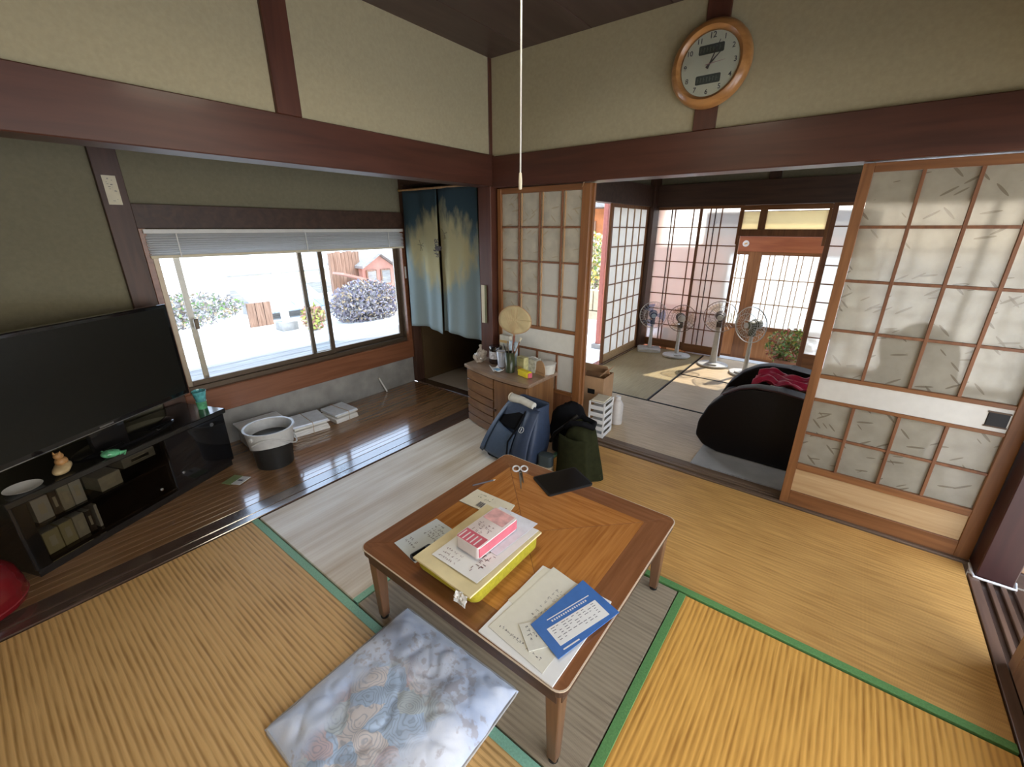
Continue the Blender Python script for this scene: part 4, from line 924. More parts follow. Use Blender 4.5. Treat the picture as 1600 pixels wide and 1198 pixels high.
# ---------------------------------------------------------------- television and its cabinet
cab = T('tv_cabinet', 'low black television cabinet with smoked glass doors standing at an angle', 'cabinet', (-3.02, .85, .001), math.atan2(-.923, .385))
M_bw = flat('black ash board', (.014, .013, .012), .22, var=.25, scale=18, coat=.4)
CW, CDp, CH = 1.045, .36, .41
BX('top_board', cab, -.01, CW + .01, -CDp, .012, CH - .032, CH, M_bw, .004); BX('plinth', cab, .01, CW - .01, -CDp + .01, -.015, 0, .045, M_bw)
BX('side_panel', cab, 0, .022, -CDp, -.004, .045, CH - .032, M_bw); BX('side_panel', cab, CW - .06, CW, -CDp, -.004, .045, CH - .032, M_bw)
BX('back_panel', cab, .022, CW - .06, -CDp, -CDp + .01, .045, CH - .032, flat('cabinet back', (.03, .03, .03), .7)); BX('divider', cab, .38, .40, -CDp + .01, -.02, .045, CH - .032, M_bw)
BX('shelf', cab, .40, CW - .06, -CDp + .01, -.03, .215, .229, M_bw, .001); BX('base_shelf', cab, .022, CW - .06, -CDp + .01, -.02, .045, .058, M_bw, .001)
M_smoke = clear_glass('smoked glass', (.62, .60, .56))
dr = BX('door', cab, .012, .385, -.006, .004, .048, CH - .036, M_gloss, .001); MO('knob', lathe([(0, 0), (.006, .0), (.008, .008), (0, .010)], 12), M_metal, dr, (.14, .006, -.07), (-RX, 0, 0))
MO('magnet_plate', lathe([(0, 0), (.012, .0), (.012, .002), (0, .002)], 12), M_metal, dr, (-.10, .006, .13), (-RX, 0, 0))
dr = BX('door', cab, .388, CW - .012, -.004, .003, .048, CH - .036, M_smoke, 0); MO('knob', lathe([(0, 0), (.006, .0), (.008, .008), (0, .010)], 12), M_metal, dr, (-.235, .005, -.10), (-RX, 0, 0))
def book(x0, x1, z0, h, m, label, y=-.05, nm='book', group=None, tl=0, depth=.13):
    a = math.atan2(-.923, .385); c_, s_ = math.cos(a), math.sin(a); lx, ly = (x0 + x1) / 2, y - depth / 2
    t = T(nm, label, nm, (-3.02 + c_ * lx - s_ * ly, .85 + s_ * lx + c_ * ly, z0), a, group); w = (x1 - x0) / 2
    BX('cover', t, -w, w, -depth / 2, depth / 2, 0, h, m, .001, (0, R(tl), 0)); BX('page_block', t, -w + .002, w - .002, -depth / 2 + .006, depth / 2 - .002, h, h + .001, M_paper, 0)
    BX('title_strip', t, -w * .4, w * .4, depth / 2, depth / 2 + .0006, h * .3, h * .75, M_cream, 0)
    return t
M_bkc = flat('cream book cover', (.62, .58, .46), .6); M_bkw = flat('white book cover', (.68, .67, .62), .6); M_bky = flat('yellowish book cover', (.60, .54, .30), .6); M_bkd = flat('dark book cover', (.10, .08, .07), .5)
for (x0_, x1_, z_, h_, m_, lb) in (
        (.895, .955, .231, .115, M_bkw, 'white book at the left end of the upper cabinet shelf'), (.862, .890, .231, .12, M_bkd, 'dark book between the pale ones on the upper cabinet shelf'),
        (.815, .858, .231, .12, M_bkc, 'grey cream book on the upper cabinet shelf'), (.765, .811, .231, .13, M_bkw, 'tall white book beside a gap on the upper cabinet shelf'),
        (.905, .965, .060, .115, M_bky, 'yellowish book at the left end of the lower cabinet shelf'), (.850, .901, .060, .118, M_bky, 'middle yellowish book on the lower cabinet shelf'),
        (.800, .846, .060, .120, M_bkc, 'cream book right of the yellowish pair on the lower shelf'), (.770, .795, .060, .115, M_bkd, 'dark book on the lower cabinet shelf'), (.742, .755, .060, .13, M_bkw, 'thin white book at the right end of the lower shelf')):
    book(x0_, x1_, z_, h_, m_, 'short ' + lb if False else lb, group=None)
book(.60, .70, .231, .075, M_bkc, 'cream paper box lying on the upper cabinet shelf', nm='box', depth=.12)
vt = book(.42, .585, .300, .05, flat('grey player', (.30, .29, .25), .5), 'flat grey video player under the cabinet top', nm='player', depth=.2, y=-.04)
BX('slot', vt, -.05, .04, .1006, .1012, .018, .034, M_black, 0)
tv = T('television', 'large black flat television on a glossy oval foot above the cabinet', 'television', (-3.20, .75, .4115), math.atan2(-.87, .49))
BX('bezel', tv, 0, 1.02, -.03, 0, .095, .665, M_gloss, .006); BX('screen', tv, .022, .998, .0, .0012, .125, .645, flat('dark screen', (.012, .012, .010), .3, spec=.35), 0)
BX('back_housing', tv, .12, .9, -.075, -.03, .16, .52, M_black, .02)
BX('stand_neck', tv, .42, .60, -.04, -.012, .012, .12, M_gloss, .004)
MO('stand_foot', bev(lathe([(0, 0), (.26, 0), (.27, .006), (.25, .014), (0, .016)], 40, sy=.42), .0), M_gloss, tv, (.44, .0, 0), smooth=True)
BX('trim_strip', tv, .02, 1.0, 0, .002, .099, .103, M_metal, 0)
BX('maker_mark', tv, .48, .55, .0, .0016, .108, .116, M_metal, 0)
pt = T('round_plate', 'white round plate at the left end of the black cabinet top', 'plate', (-2.70, -.05, .4115)); MO('dish', lathe([(0, 0), (.035, 0), (.062, .012), (.064, .014), (.058, .013), (.034, .004), (0, .004)], 32), M_white, pt, smooth=True)
M_fig = flat('tan ceramic', (.45, .33, .17), .45, var=.2, scale=20); M_fig2 = flat('orange tan ceramic', (.42, .22, .08), .45, var=.2, scale=20)
cat = T('ceramic_figure', 'small tan ceramic animal figure beside the white plate', 'figurine', (-2.755, .085, .4115), R(-30))
bm = bmesh.new(); mb = bmesh.ops.create_icosphere(bm, subdivisions=3, radius=1)
for v in bm.verts: v.co = (v.co.x * .052 * (1 + .1 * fbm(*v.co)), v.co.y * .032, .022 + v.co.z * .023 + (.008 if v.co.x < 0 else 0))
MO('body', bm, M_fig, cat, smooth=True)
bm = bmesh.new(); bmesh.ops.create_icosphere(bm, subdivisions=3, radius=1)
for v in bm.verts: v.co = (-.012 + v.co.x * .026, v.co.y * .023, .056 + v.co.z * .022)
MO('upper_body', bm, M_fig2, cat, smooth=True)
bm = bmesh.new(); bmesh.ops.create_icosphere(bm, subdivisions=3, radius=1)
for v in bm.verts: v.co = (-.006 + v.co.x * .020, v.co.y * .018, .086 + v.co.z * .016)
hd_ = MO('head', bm, M_fig2, cat, smooth=True)
for s in (-1, 1): MO('ear', tube([(0, s * .010, .098), (-.002, s * .013, .110)], [.006, .001], 6), M_fig2, hd_)
fr = T('glass_frog', 'green glass frog ornament right of the tan figure', 'ornament', (-2.775, .262, .4115), R(-50))
M_gg = flat('green glass', (.12, .42, .22), .12, var=.4, scale=40, coat=.6)
bm = bmesh.new(); bmesh.ops.create_icosphere(bm, subdivisions=3, radius=1)
for v in bm.verts: v.co = (v.co.x * .045, v.co.y * .034, max(0, .018 + v.co.z * .022 + .008 * v.co.x))
MO('body', bm, M_gg, fr, smooth=True)
for s in (-1, 1):
    MO('eye', lathe([(0, -.006), (.006, 0), (0, .006)], 8), M_gg, fr, (.026, s * .014, .042), smooth=True); MO('hind_leg', tube([(-.01, s * .030, .014), (-.035, s * .045, .010), (-.015, s * .052, .004)], [.011, .008, .004], 8), M_gg, fr, smooth=True)
gcup = T('green_tumbler', 'crumpled blue green plastic cup at the right edge of the television', 'cup', (-3.12, .775, .4115))
bm = bmesh.new(); 
prof = [(.020, 0), (.024, .02), (.028, .06), (.040, .12)]
bm = lathe([(0, 0)] + prof, 18)
for v in bm.verts: v.co.x += .006 * fbm(v.co.x * 40, v.co.y * 40, v.co.z * 30); v.co.y += .006 * fbm(v.co.y * 40, v.co.z * 40, 3)
thick(MO('cup_wall', bm, flat('teal plastic', (.10, .38, .40), .2, var=.5, scale=30, coat=.4), gcup), .0015); MO('green_base', lathe([(0, 0), (.026, 0), (.030, .05), (0, .052)], 16), M_gg, gcup, smooth=True)

# ---------------------------------------------------------------- on the corridor floor
bk = T('bucket', 'black lined bucket with a pale rim beside the black cabinet', 'bucket', (-2.84, 1.03, .001))
MO('black_body', lathe([(0, 0), (.112, 0), (.128, .19), (.13, .20), (0, .20)], 36), flat('black bucket', (.02, .02, .019), .4), bk, smooth=True)
M_rim = flat('pale grey rim', (.60, .60, .58), .35)
bm = lathe([(.131, .165), (.146, .262), (.154, .266), (.154, .272), (.140, .270), (.120, .15), (0, .10)], 36)
for v in bm.verts:
    if abs(v.co.z - .165) < 1e-4: v.co.z += -.035 + .035 * math.cos(math.atan2(v.co.y, v.co.x) + .3) 
MO('pale_rim', bm, M_rim, bk, smooth=True)
MO('carry_handle', tube([(.150 * math.cos(a), .150 * math.sin(a), .235 - .10 * abs(math.sin(a * 1.0 + .5)) ** 2) for a in [-1.2 + .22 * k for k in range(14)]], .005, 8), M_rim, bk, smooth=True)
for a in (-1.2, 1.66): MO('handle_pivot', lathe([(0, -.010), (.014, -.006), (.014, .006), (0, .010)], 12), M_rim, bk, (.150 * math.cos(a), .150 * math.sin(a), .235), (0, RX, a), True)
wb = T('storage_box', 'flat white lidded clear plastic box behind the bucket', 'box', (-3.20, 1.13, .001), R(-4))
BX('clear_tub', wb, -.13, .12, -.14, .13, 0, .14, flat('cloudy plastic', (.42, .42, .41), .2, var=.25, scale=20, coat=.4), .02); BX('white_lid', wb, -.15, .145, -.155, .15, .14, .155, flat('blue white lid', (.80, .85, .90), .25), .004)
MO('bag_crease', tube([(.12, -.12, .02), (.135, -.10, .08), (.12, -.08, .12), (.14, -.04, .05)], .006, 6), M_white, wb, smooth=True)
for k, (x_, y_, w_, l_, h_, lb) in enumerate(((-3.165, 1.42, .24, .27, .095, 'thick bundle of white papers next to the plastic box'), (-3.16, 1.705, .23, .20, .085, 'thin glossy bundle of magazines at the far end of the row'))):
    pbn = T('paper_bundle', lb, 'papers', (x_, y_, .001), R(-8 + 10 * k))
    for j in range(5):
        z_ = j * h_ / 5; q = .010 * ((j * 7 + k * 3) % 3 - 1)
        BX('folded_paper', pbn, -w_ / 2 + q, w_ / 2 + q, -l_ / 2 - q, l_ / 2 - q, z_, z_ + h_ / 5 - .002, M_paper if j < 4 else flat('glossy sleeve', (.72, .78, .86), .15, coat=.6), .005, (0, 0, R((j * 5 % 4) - 1.5)))
    MO('string', tube([(-w_ / 2 - .012, 0, 0.004), (-w_ / 2 - .012, 0, h_ + .002), (w_ / 2 + .012, .01, h_ + .002), (w_ / 2 + .012, .01, .004)], .002, 5), M_kumi2, pbn)
cd = T('leaflet', 'small green and white leaflet on the polished floor by the cabinet', 'leaflet', (-2.80, .77, .001), R(25))
BX('green_half', cd, -.065, 0, -.05, .05, 0, .003, flat('dull green print', (.20, .26, .10), .5), 0); BX('white_half', cd, 0, .065, -.045, .045, 0.003, .006, M_white, 0, (0, R(-4), 0)); BX('dark_line', cd, .015, .05, -.01, .004, .009, .0095, M_ink, 0, (0, R(-4), 0))
stk = T('white_stick', 'short white stick leaning against the grey concrete strip', 'stick', (0, 0, 0)); MO('rod', tube([(-3.335, 2.315, .008), (-3.375, 2.27, .145)], .008, 8), M_white, stk); MO('rod_cap', tube([(-3.375, 2.27, .145), (-3.377, 2.268, .150)], .0085, 8), M_cream, stk)
rp_ = T('red_pot', 'glossy dark red rounded pot on the floor at the left edge', 'pot', (-2.55, -.318, .003))
M_rp = flat('dark red enamel', (.15, .006, .009), .25, var=.1, coat=.5)
MO('body', lathe([(0, 0), (.13, 0), (.165, .02), (.172, .05), (.168, .085)], 40), M_rp, rp_, smooth=True); MO('lid', lathe([(.170, .085), (.158, .15), (.125, .20), (.07, .228), (0, .235)], 40), M_rp, rp_, smooth=True)
MO('seam_ring', tube([(.171 * math.cos(6.2832 * k / 40), .171 * math.sin(6.2832 * k / 40), .045) for k in range(40)], .003, 6, closed=True), flat('red seam', (.25, .03, .03), .3), rp_, smooth=True)
MO('lid_knob', lathe([(0, .230), (.022, .235), (.026, .25), (0, .262)], 16), M_rp, rp_, smooth=True)

# ---------------------------------------------------------------- chest of drawers and what stands on it
M_ch = wood('walnut chest front', (.17, .075, .026), (.26, .125, .048), 'Z', .42, 3., 9, coat=.15)
M_chx = wood('walnut drawer front', (.17, .075, .026), (.26, .125, .048), 'X', .42, 3., 9, coat=.15)
M_cht = wood('greyed chest top', (.21, .13, .08), (.31, .21, .14), 'X', .35, 3., 9, coat=.3)
ch = T('chest_of_drawers', 'small brown bow fronted chest with six drawers and a door below the round fan', 'chest', (-2.27, 2.592, 0.001))
def fy(x_): return -.257 - .10 * math.sin(min(1, max(0, x_ / .66)) * math.pi * .62)      # bowed front edge
def bow(x0, x1, z0, z1, m, name='drawer', off=0., back=.02):
    n = 8; f_ = [(x0 + (x1 - x0) * k / n, fy(x0 + (x1 - x0) * k / n) - off) for k in range(n + 1)]
    poly = f_ + [(x1, fy(x1) - off + back), (x0, fy(x0) - off + back)]
    return MO(name, bev(prism(poly, z0, z1), .003, 1), m, ch)
n = 10
MO('carcass', prism([(0, 0)] + [(.66 * k / n, fy(.66 * k / n) + .022) for k in range(n + 1)] + [(.66, 0)], .0, .463), M_ch, ch)
MO('top_board', bev(prism([(-.012, .012)] + [(-.012 + .700 * k / n, fy(.66 * k / n) - .014) for k in range(n + 1)] + [(.688, .012)], .465, .492), .006, 2), M_cht, ch)
for z0_, z1_ in ((.378, .452), (.288, .370), (.222, .280), (.152, .214), (.082, .144), (.014, .074)):
    dw = bow(.004, .345, z0_, z1_, M_chx); 
dw = bow(.355, .656, .014, .452, M_ch, 'door')
MO('knob', lathe([(0, 0), (.008, .004), (.010, .014), (0, .018)], 12), M_darkZ, dw, (.375, fy(.375), .22), (RX, 0, 0), True)
CZ = .494
jar = T('coffee_jar', 'squat glass jar with a black lid and printed wrap on the chest', 'jar', (-2.095, 2.49, CZ))
MO('glass_body', lathe([(0, 0), (.048, 0), (.054, .01), (.054, .05), (.048, .10), (.046, .11), (0, .11)], 24), flat('brown glass', (.035, .022, .02), .15, coat=.5), jar, smooth=True)
MO('printed_wrap', lathe([(.0552, .042), (.0552, .048), (.051, .095), (.0495, .098)], 24), flat('printed wrap', (.55, .54, .56), .4, var=.5, scale=60), jar, smooth=True)
MO('lid', lathe([(.050, .105), (.053, .108), (.053, .132), (.048, .138), (0, .138)], 24), M_gloss, jar, smooth=True)
pbg = T('plastic_bag', 'crumpled clear bag at the far left of the chest top', 'bag', (-2.21, 2.44, CZ))
bm = bmesh.new(); bmesh.ops.create_icosphere(bm, subdivisions=3, radius=1)
for v in bm.verts: q = 1 + .5 * fbm(v.co.x * 2, v.co.y * 2, v.co.z * 2); v.co = (v.co.x * .036 * q, v.co.y * .06 * q, max(0, .045 + v.co.z * .055 * q))
MO('crumpled_film', bm, flat('hazy film', (.36, .31, .26), .25, var=.3, scale=30, coat=.4), pbg); MO('film_neck', tube([(0, 0, .09), (.01, -.01, .12), (.0, .0, .135)], [.016, .008, .014], 8), MATS['hazy film'], pbg)
cup = T('clear_tumbler', 'tall frosted tumbler beside the black lidded jar', 'cup', (-1.99, 2.43, CZ)); thick(MO('cup_wall', lathe([(0, .002), (.026, .002), (.034, .125)], 24), flat('frosted cup', (.48, .52, .62), .15, var=.15, coat=.5), cup, smooth=True), .0015)
MO('cup_rim', tube([(.034 * math.cos(6.2832 * k / 24), .034 * math.sin(6.2832 * k / 24), .125) for k in range(24)], .0018, 6, closed=True), M_white, cup, smooth=True)
tk = T('tissue_pouch', 'pale blue and white patterned pouch standing behind the dark pen cup', 'pouch', (-1.95, 2.52, CZ))
def pouchf(s): return lambda u, v: ((u - .5) * .10 * (1 - .2 * v), s * .022 * math.sin(u * math.pi) * (1 - v) ** .6 + .01 * v, v * .19)
for s in (-1, 1): thick(MO('foil_side', sheet(10, 10, pouchf(s)), flat('pale blue foil', (.50, .60, .66), .35, var=.3, scale=26), tk, smooth=True), .001)
BX('blue_print', tk, -.03, .03, -.030, -.024, .03, .07, flat('sky blue print', (.16, .36, .58), .5), .001)
wr = T('foil_wrapper', 'white and blue wrapper lying at the front of the chest top', 'wrapper', (-1.97, 2.345, CZ), R(-20))
MO('wrapper_sheet', quad_sheet([(-.07, -.02), (.06, -.045), (.07, .03), (-.03, .03)], 0, .002, 10, .02, 3, .012), M_white, wr); BX('blue_patch', wr, .0, .05, -.025, .015, .012, .014, MATS['sky blue print'], .0)
cr = T('carton', 'upright cream carton with a yellow edge behind the round fan', 'carton', (-2.06, 2.578, CZ))
BX('carton_body', cr, -.045, .055, -.025, .012, 0, .215, flat('cream carton', (.62, .58, .47), .6), .002); BX('yellow_edge', cr, -.046, .056, -.0265, -.0255, .155, .175, flat('amber edge', (.62, .40, .14), .5), 0)
pcup = T('pen_cup', 'dark green pen cup crowded with brushes and pens', 'pen cup', (-1.86, 2.375, CZ)); thick(MO('cup_wall', lathe([(0, .002), (.034, .002), (.037, .155)], 24), flat('bottle green', (.035, .045, .02), .3), pcup, smooth=True), .002)
MO('dark_lining', lathe([(0, .13), (.034, .135), (.035, .15)], 20), M_black, pcup)
rr = random.Random(2)
for k, (ax, ay, ln_, lb, m_) in enumerate(((-.35, -.05, .21, 'dark pen leaning left in the pen cup', M_black), (-.22, .1, .22, 'grey pen in the pen cup', M_alu), (.42, .05, .28, 'long paint brush leaning right out of the pen cup', M_kumi), (.30, -.12, .24, 'silver pen leaning right in the pen cup', M_metal), (.12, .2, .20, 'short black marker in the pen cup', M_gloss))):
    pn = T('pen' if k != 2 else 'paint_brush', lb, 'pen' if k != 2 else 'brush', (-1.86 - ax * .04, 2.375 - ay * .04, CZ + .012))
    p0, p1 = Vector((0, 0, 0)), Vector((ax, ay, 1)).normalized() * ln_
    MO('barrel', tube([p0, p1 * .9], .004, 8), m_, pn); MO('tip' if k != 2 else 'bristles', tube([p1 * .9, p1], [.0045, .002] if k != 2 else [.004, .009], 8), M_ink if k != 2 else M_cream, pn)
uf = T('round_fan', 'tan round paper fan standing handle down in the pen cup', 'fan', (-1.85, 2.37, CZ + .01), R(22))
M_fan = flat('tan fan paper', (.50, .40, .22), .8, var=.12, scale=9)
def uff(u, v):
    a = u * 2 * math.pi; r_ = v
    return (.125 * r_ * math.cos(a) * (1 - .06 * math.sin(a)) + .03, .004 * math.sin(u * 40) * r_ - .02 * r_ * math.cos(a), .385 + .100 * r_ * math.sin(a))
o = MO('paper_disc', sheet(48, 6, uff), M_fan, uf, smooth=True); thick(o, .002)
MO('rim_band', tube([uff(k / 40, 1.0) for k in range(40)], .003, 6, closed=True), M_card, uf, smooth=True)
MO('handle', tube([(0, 0, 0), (.012, 0, .12), (.026, 0, .27)], [.006, .007, .009], 8), flat('red brown handle', (.20, .06, .03), .5), uf, smooth=True)
for k in range(9): a = R(50 + 10 * k); MO('rib', tube([(.026, -.004, .26), (.03 + .128 * math.cos(a) * .98, -.006, .365 + .1 * math.sin(a) * .98)], .0008, 4), M_card, uf)
ybx = T('yellow_packet', 'bright yellow packet at the front right of the chest top', 'packet', (-1.715, 2.36, CZ), R(-14)); BX('packet_body', ybx, -.055, .055, -.022, .022, 0, .045, flat('bright yellow', (.72, .56, .01), .4), .004)
BX('red_end', ybx, .0555, .063, -.018, .018, .003, .038, M_pink2, .001)
tb2 = T('green_carton', 'olive and orange patterned small carton beside the pen cup', 'carton', (-1.795, 2.44, CZ), R(-10)); BX('carton_body', tb2, -.035, .04, -.025, .025, 0, .115, flat('olive carton', (.45, .42, .20), .5, var=.4, scale=24), .002); BX('orange_patch', tb2, -.02, .02, -.0262, -.0255, .01, .045, MATS['amber edge'], 0)
hc = T('cardboard_disc', 'half round brown cardboard piece leaning on the clear tub', 'cardboard', (-1.655, 2.455, CZ), R(-12))
MO('half_disc', prism([(.062 * math.cos(R(a)), .105 * math.sin(R(a))) for a in range(0, 181, 12)], -.003, .003, plane='XZ'), M_card, hc, rot=(R(-8), 0, 0)); MO('fold_line', tube([(-.05, -.004, .02), (.05, -.004, .02)], .001, 4), M_kumi, hc)
ctb = T('clear_tub', 'round clear plastic tub at the right end of the chest top', 'tub', (-1.635, 2.53, CZ)); MO('tub_body', lathe([(0, 0), (.058, 0), (.066, .07), (0, .072)], 28), flat('cloudy tub', (.60, .57, .50), .15, var=.1, coat=.5), ctb, smooth=True); MO('tub_lid', lathe([(.067, .070), (.069, .078), (.04, .088), (0, .09)], 28), flat('cloudy lid', (.52, .50, .46), .15, coat=.5), ctb, smooth=True)
cbx = T('clear_packet', 'crumpled clear wrapped packet between the carton and the cardboard disc', 'packet', (-1.73, 2.49, CZ)); bm = prism(rrect(-.05, .045, -.03, .03, .012), 0, .10); bev(bm, .008)
for v in bm.verts: v.co.x += .01 * fbm(v.co.x * 20, v.co.y * 20, v.co.z * 20); v.co.z += .012 * fbm(v.co.y * 22, v.co.x * 20, 4) * (v.co.z > .05)
MO('film', bm, flat('grey film', (.42, .42, .36), .2, var=.3, scale=40, coat=.5), cbx); MO('seal_edge', tube([(-.045, 0, .10), (0, .0, .115), (.04, 0, .105)], .004, 6), M_white, cbx)

# ---------------------------------------------------------------- bags on the mats beside the chest
M_navy = flat('navy nylon', (.022, .036, .070), .55, var=.12, scale=60, bump=.1); M_navyl = flat('slate blue nylon', (.050, .078, .125), .55, var=.1, scale=60, bump=.1); M_blk = flat('black cloth', (.006, .006, .007), .9, spec=.1)
tote = T('navy_tote_bag', 'open navy blue tote bag slumped against the chest of drawers', 'bag', (-1.60, 2.07, .002), R(-4))
def tloop(z, w0, w1, d0, d1, dx, dy, n=10, wob=.0):
    pts = []
    for (x_, y_) in rrect(-w0, w1, -d0, d1, .03, 3): pts.append((x_ + dx + wob * fbm(x_ * 14, y_ * 14, z * 9), y_ + dy + wob * fbm(y_ * 11, z * 9, x_ * 14), z))
    return pts
lv = [tloop(0, .16, .20, .07, .10, .02, 0), tloop(.05, .21, .23, .09, .11, .0, -.02, wob=.02), tloop(.14, .19, .23, .10, .11, .01, -.01, wob=.03), tloop(.26, .15, .22, .09, .10, .02, .02, wob=.02), tloop(.36, .11, .19, .07, .09, .03, .05, wob=.02), tloop(.425, .08, .17, .06, .08, .04, .07, wob=.01)]
bm = bmesh.new(); rg = [[bm.verts.new(p) for p in l] for l in lv]; bm.faces.new(rg[0][::-1])
for a_, b_ in zip(rg, rg[1:]):
    for k in range(len(a_)): bm.faces.new((a_[k], a_[(k + 1) % len(a_)], b_[(k + 1) % len(b_)], b_[k]))
o = MO('shell', bm, M_navy, tote, smooth=True); thick(o, .006); o.modifiers.new('smooth', 'SUBSURF').levels = 1; o.modifiers['smooth'].render_levels = 1
def fpt(u, v, off):   # point on the bag front, u across, v up
    w0 = .20 - .13 * v; w1 = .22 - .02 * v
    return (-w0 + (w0 + w1) * u + .02 * v, -.125 + .155 * v * v - off + .02 * abs(u - .5), .05 + .37 * v)
thick(MO('front_pocket', sheet(12, 10, lambda u, v: fpt(.10 + .55 * u, .02 + .62 * v - .12 * u * v, .012 + .012 * math.sin(math.pi * u) * (1 - v * .6))), M_navyl, tote, smooth=True), .005)
thick(MO('dark_interior_patch', sheet(8, 8, lambda u, v: fpt(.12 + .50 * u, .58 + .38 * v, .006)), M_blk, tote, smooth=True), .003)  # black sheet laid on to imitate the shaded open inside of the bag
thick(MO('side_gusset', sheet(6, 10, lambda u, v: fpt(.0 + .10 * u, v, .010 + .01 * u)), M_navyl, tote, smooth=True), .005)
thick(MO('right_panel', sheet(10, 12, lambda u, v: fpt(.68 + .32 * u, .05 + .92 * v, .012 + .02 * math.sin(math.pi * u))), M_navy, tote, smooth=True), .005)
MO('emblem_ring', tube([tuple(Vector(fpt(.80 + .055 * math.cos(a), .66 + .045 * math.sin(a), .042))) for a in [6.2832 * k / 20 for k in range(20)]], .0016, 6, closed=True), M_rim, tote, smooth=True)
MO('emblem_bar', tube([fpt(.80, .63, .044), fpt(.80, .69, .044)], .0015, 5), M_rim, tote)
MO('handle', tube([fpt(.62, .95, .0), fpt(.68, .70, .03), fpt(.60, .40, .035), fpt(.64, .15, .03)], .006, 8), M_blk, tote, smooth=True)
BX('black_base', tote, -.16, .20, -.10, .08, 0, .05, M_blk, .02)
rl = T('rolled_towel', 'rolled white towel poking out of the navy tote bag', 'towel', (-1.60, 2.085, .44), R(-3))
MO('roll', bev(tube([(-.02, 0, .0), (.06, .01, -.002), (.17, 0, -.012)], [.030, .026, .024], 14), .004), flat('towel white', (.55, .53, .46), .9, bump=.3), rl, smooth=True); MO('roll_end', lathe([(0, -.012), (.02, -.006), (.030, .004), (.018, .010), (0, .006)], 16), flat('beige towel', (.5, .44, .33), .9), rl, (-.03, 0, .004), (0, RX, 0), True)
def lump(name, label, cat, loc, dims, mat, seed, parts=(), amp=.18, rz=0, sub=4, flatb=True):
    t = T(name, label, cat, loc, rz); bm = bmesh.new(); bmesh.ops.create_icosphere(bm, subdivisions=sub, radius=1)
    for v in bm.verts:
        q = 1 + amp * fbm(v.co.x * 1.7 + seed, v.co.y * 1.7, v.co.z * 1.7) + amp * .35 * fbm(v.co.x * 6, v.co.y * 6 + seed, v.co.z * 5)
        z = v.co.z * q; v.co = (v.co.x * dims[0] * q, v.co.y * dims[1] * q, dims[2] * (1 + z) / 2 * 1.0 if flatb else dims[2] * z)
        if v.co.z < 0: v.co.z = 0
    MO('body', bm, mat, t, smooth=True); return t
bp_ = lump('black_backpack', 'black backpack lying between the navy tote and the green jacket', 'backpack', (-1.34, 2.37, .002), (.15, .10, .38), M_blk, 3)
MO('shoulder_strap', tube([(-.08, -.10, .10), (-.02, -.14, .20), (.06, -.12, .28), (.10, -.06, .33)], .012, 8), M_black, bp_, smooth=True); BX('front_pocket', bp_, -.06, .06, -.125, -.08, .04, .16, M_black, .02)
jk = T('green_jacket', 'dark olive green jacket heaped on the mat right of the tote bag', 'jacket', (-1.125, 2.17, .002))
M_jk = flat('dark olive cloth', (.020, .021, .008), .95, var=.2, scale=30, bump=.3, spec=.1)
def jf(u, v):
    a = u * 2 * math.pi; r_ = v
    w = 1 + .12 * math.sin(a * 5 + 1) * r_ + .10 * fbm(math.cos(a) * 2, math.sin(a) * 2, v * 2)
    x_ = -.02 * (1 - r_) + math.cos(a) * (.03 + .105 * r_ ** .8) * w; y_ = .03 * (1 - r_) + math.sin(a) * (.03 + .095 * r_ ** .8) * w
    return (x_, y_, max(.003, .35 * (1 - r_ ** 2.6) + .015 * fbm(a, v * 4, 2)))
MO('hood_shell', sheet(48, 16, jf), M_jk, jk, smooth=True); MO('collar', tube([(-.12, .0, .30), (-.06, -.04, .36), (.02, -.04, .375), (.07, .0, .35), (.05, .06, .35), (-.05, .08, .36)], .018, 10), M_blk, jk, smooth=True)
thick(MO('front_hem', sheet(14, 12, lambda u, v: (-.11 + .20 * u + .04 * v * u, -.10 - .035 * math.sin(u * 3) - .02 * v, max(.012, .30 - .26 * v - .03 * u * v) + .01 * fbm(u * 4, v * 4, 1))), M_jk, jk, smooth=True), .006)
MO('sleeve', tube([(.02, -.13, .05), (-.03, -.17, .025), (-.08, -.19, .02)], [.03, .022, .015], 10), flat('muted green lining', (.10, .16, .07), .8), jk, smooth=True)
gb2 = T('grey_pouch', 'small grey pouch with a beige bottom in front of the green jacket', 'pouch', (-1.315, 2.05, .002), R(10)); bm = prism(rrect(-.045, .05, -.035, .035, .02), 0, .055); MO('beige_bottom', bev(bm, .01), flat('beige cloth', (.36, .28, .18), .8), gb2, smooth=True)
bm = prism(rrect(-.044, .049, -.034, .034, .02), .055, .13); MO('grey_top', bev(bm, .014), flat('blue grey cloth', (.04, .055, .06), .8), gb2, smooth=True)

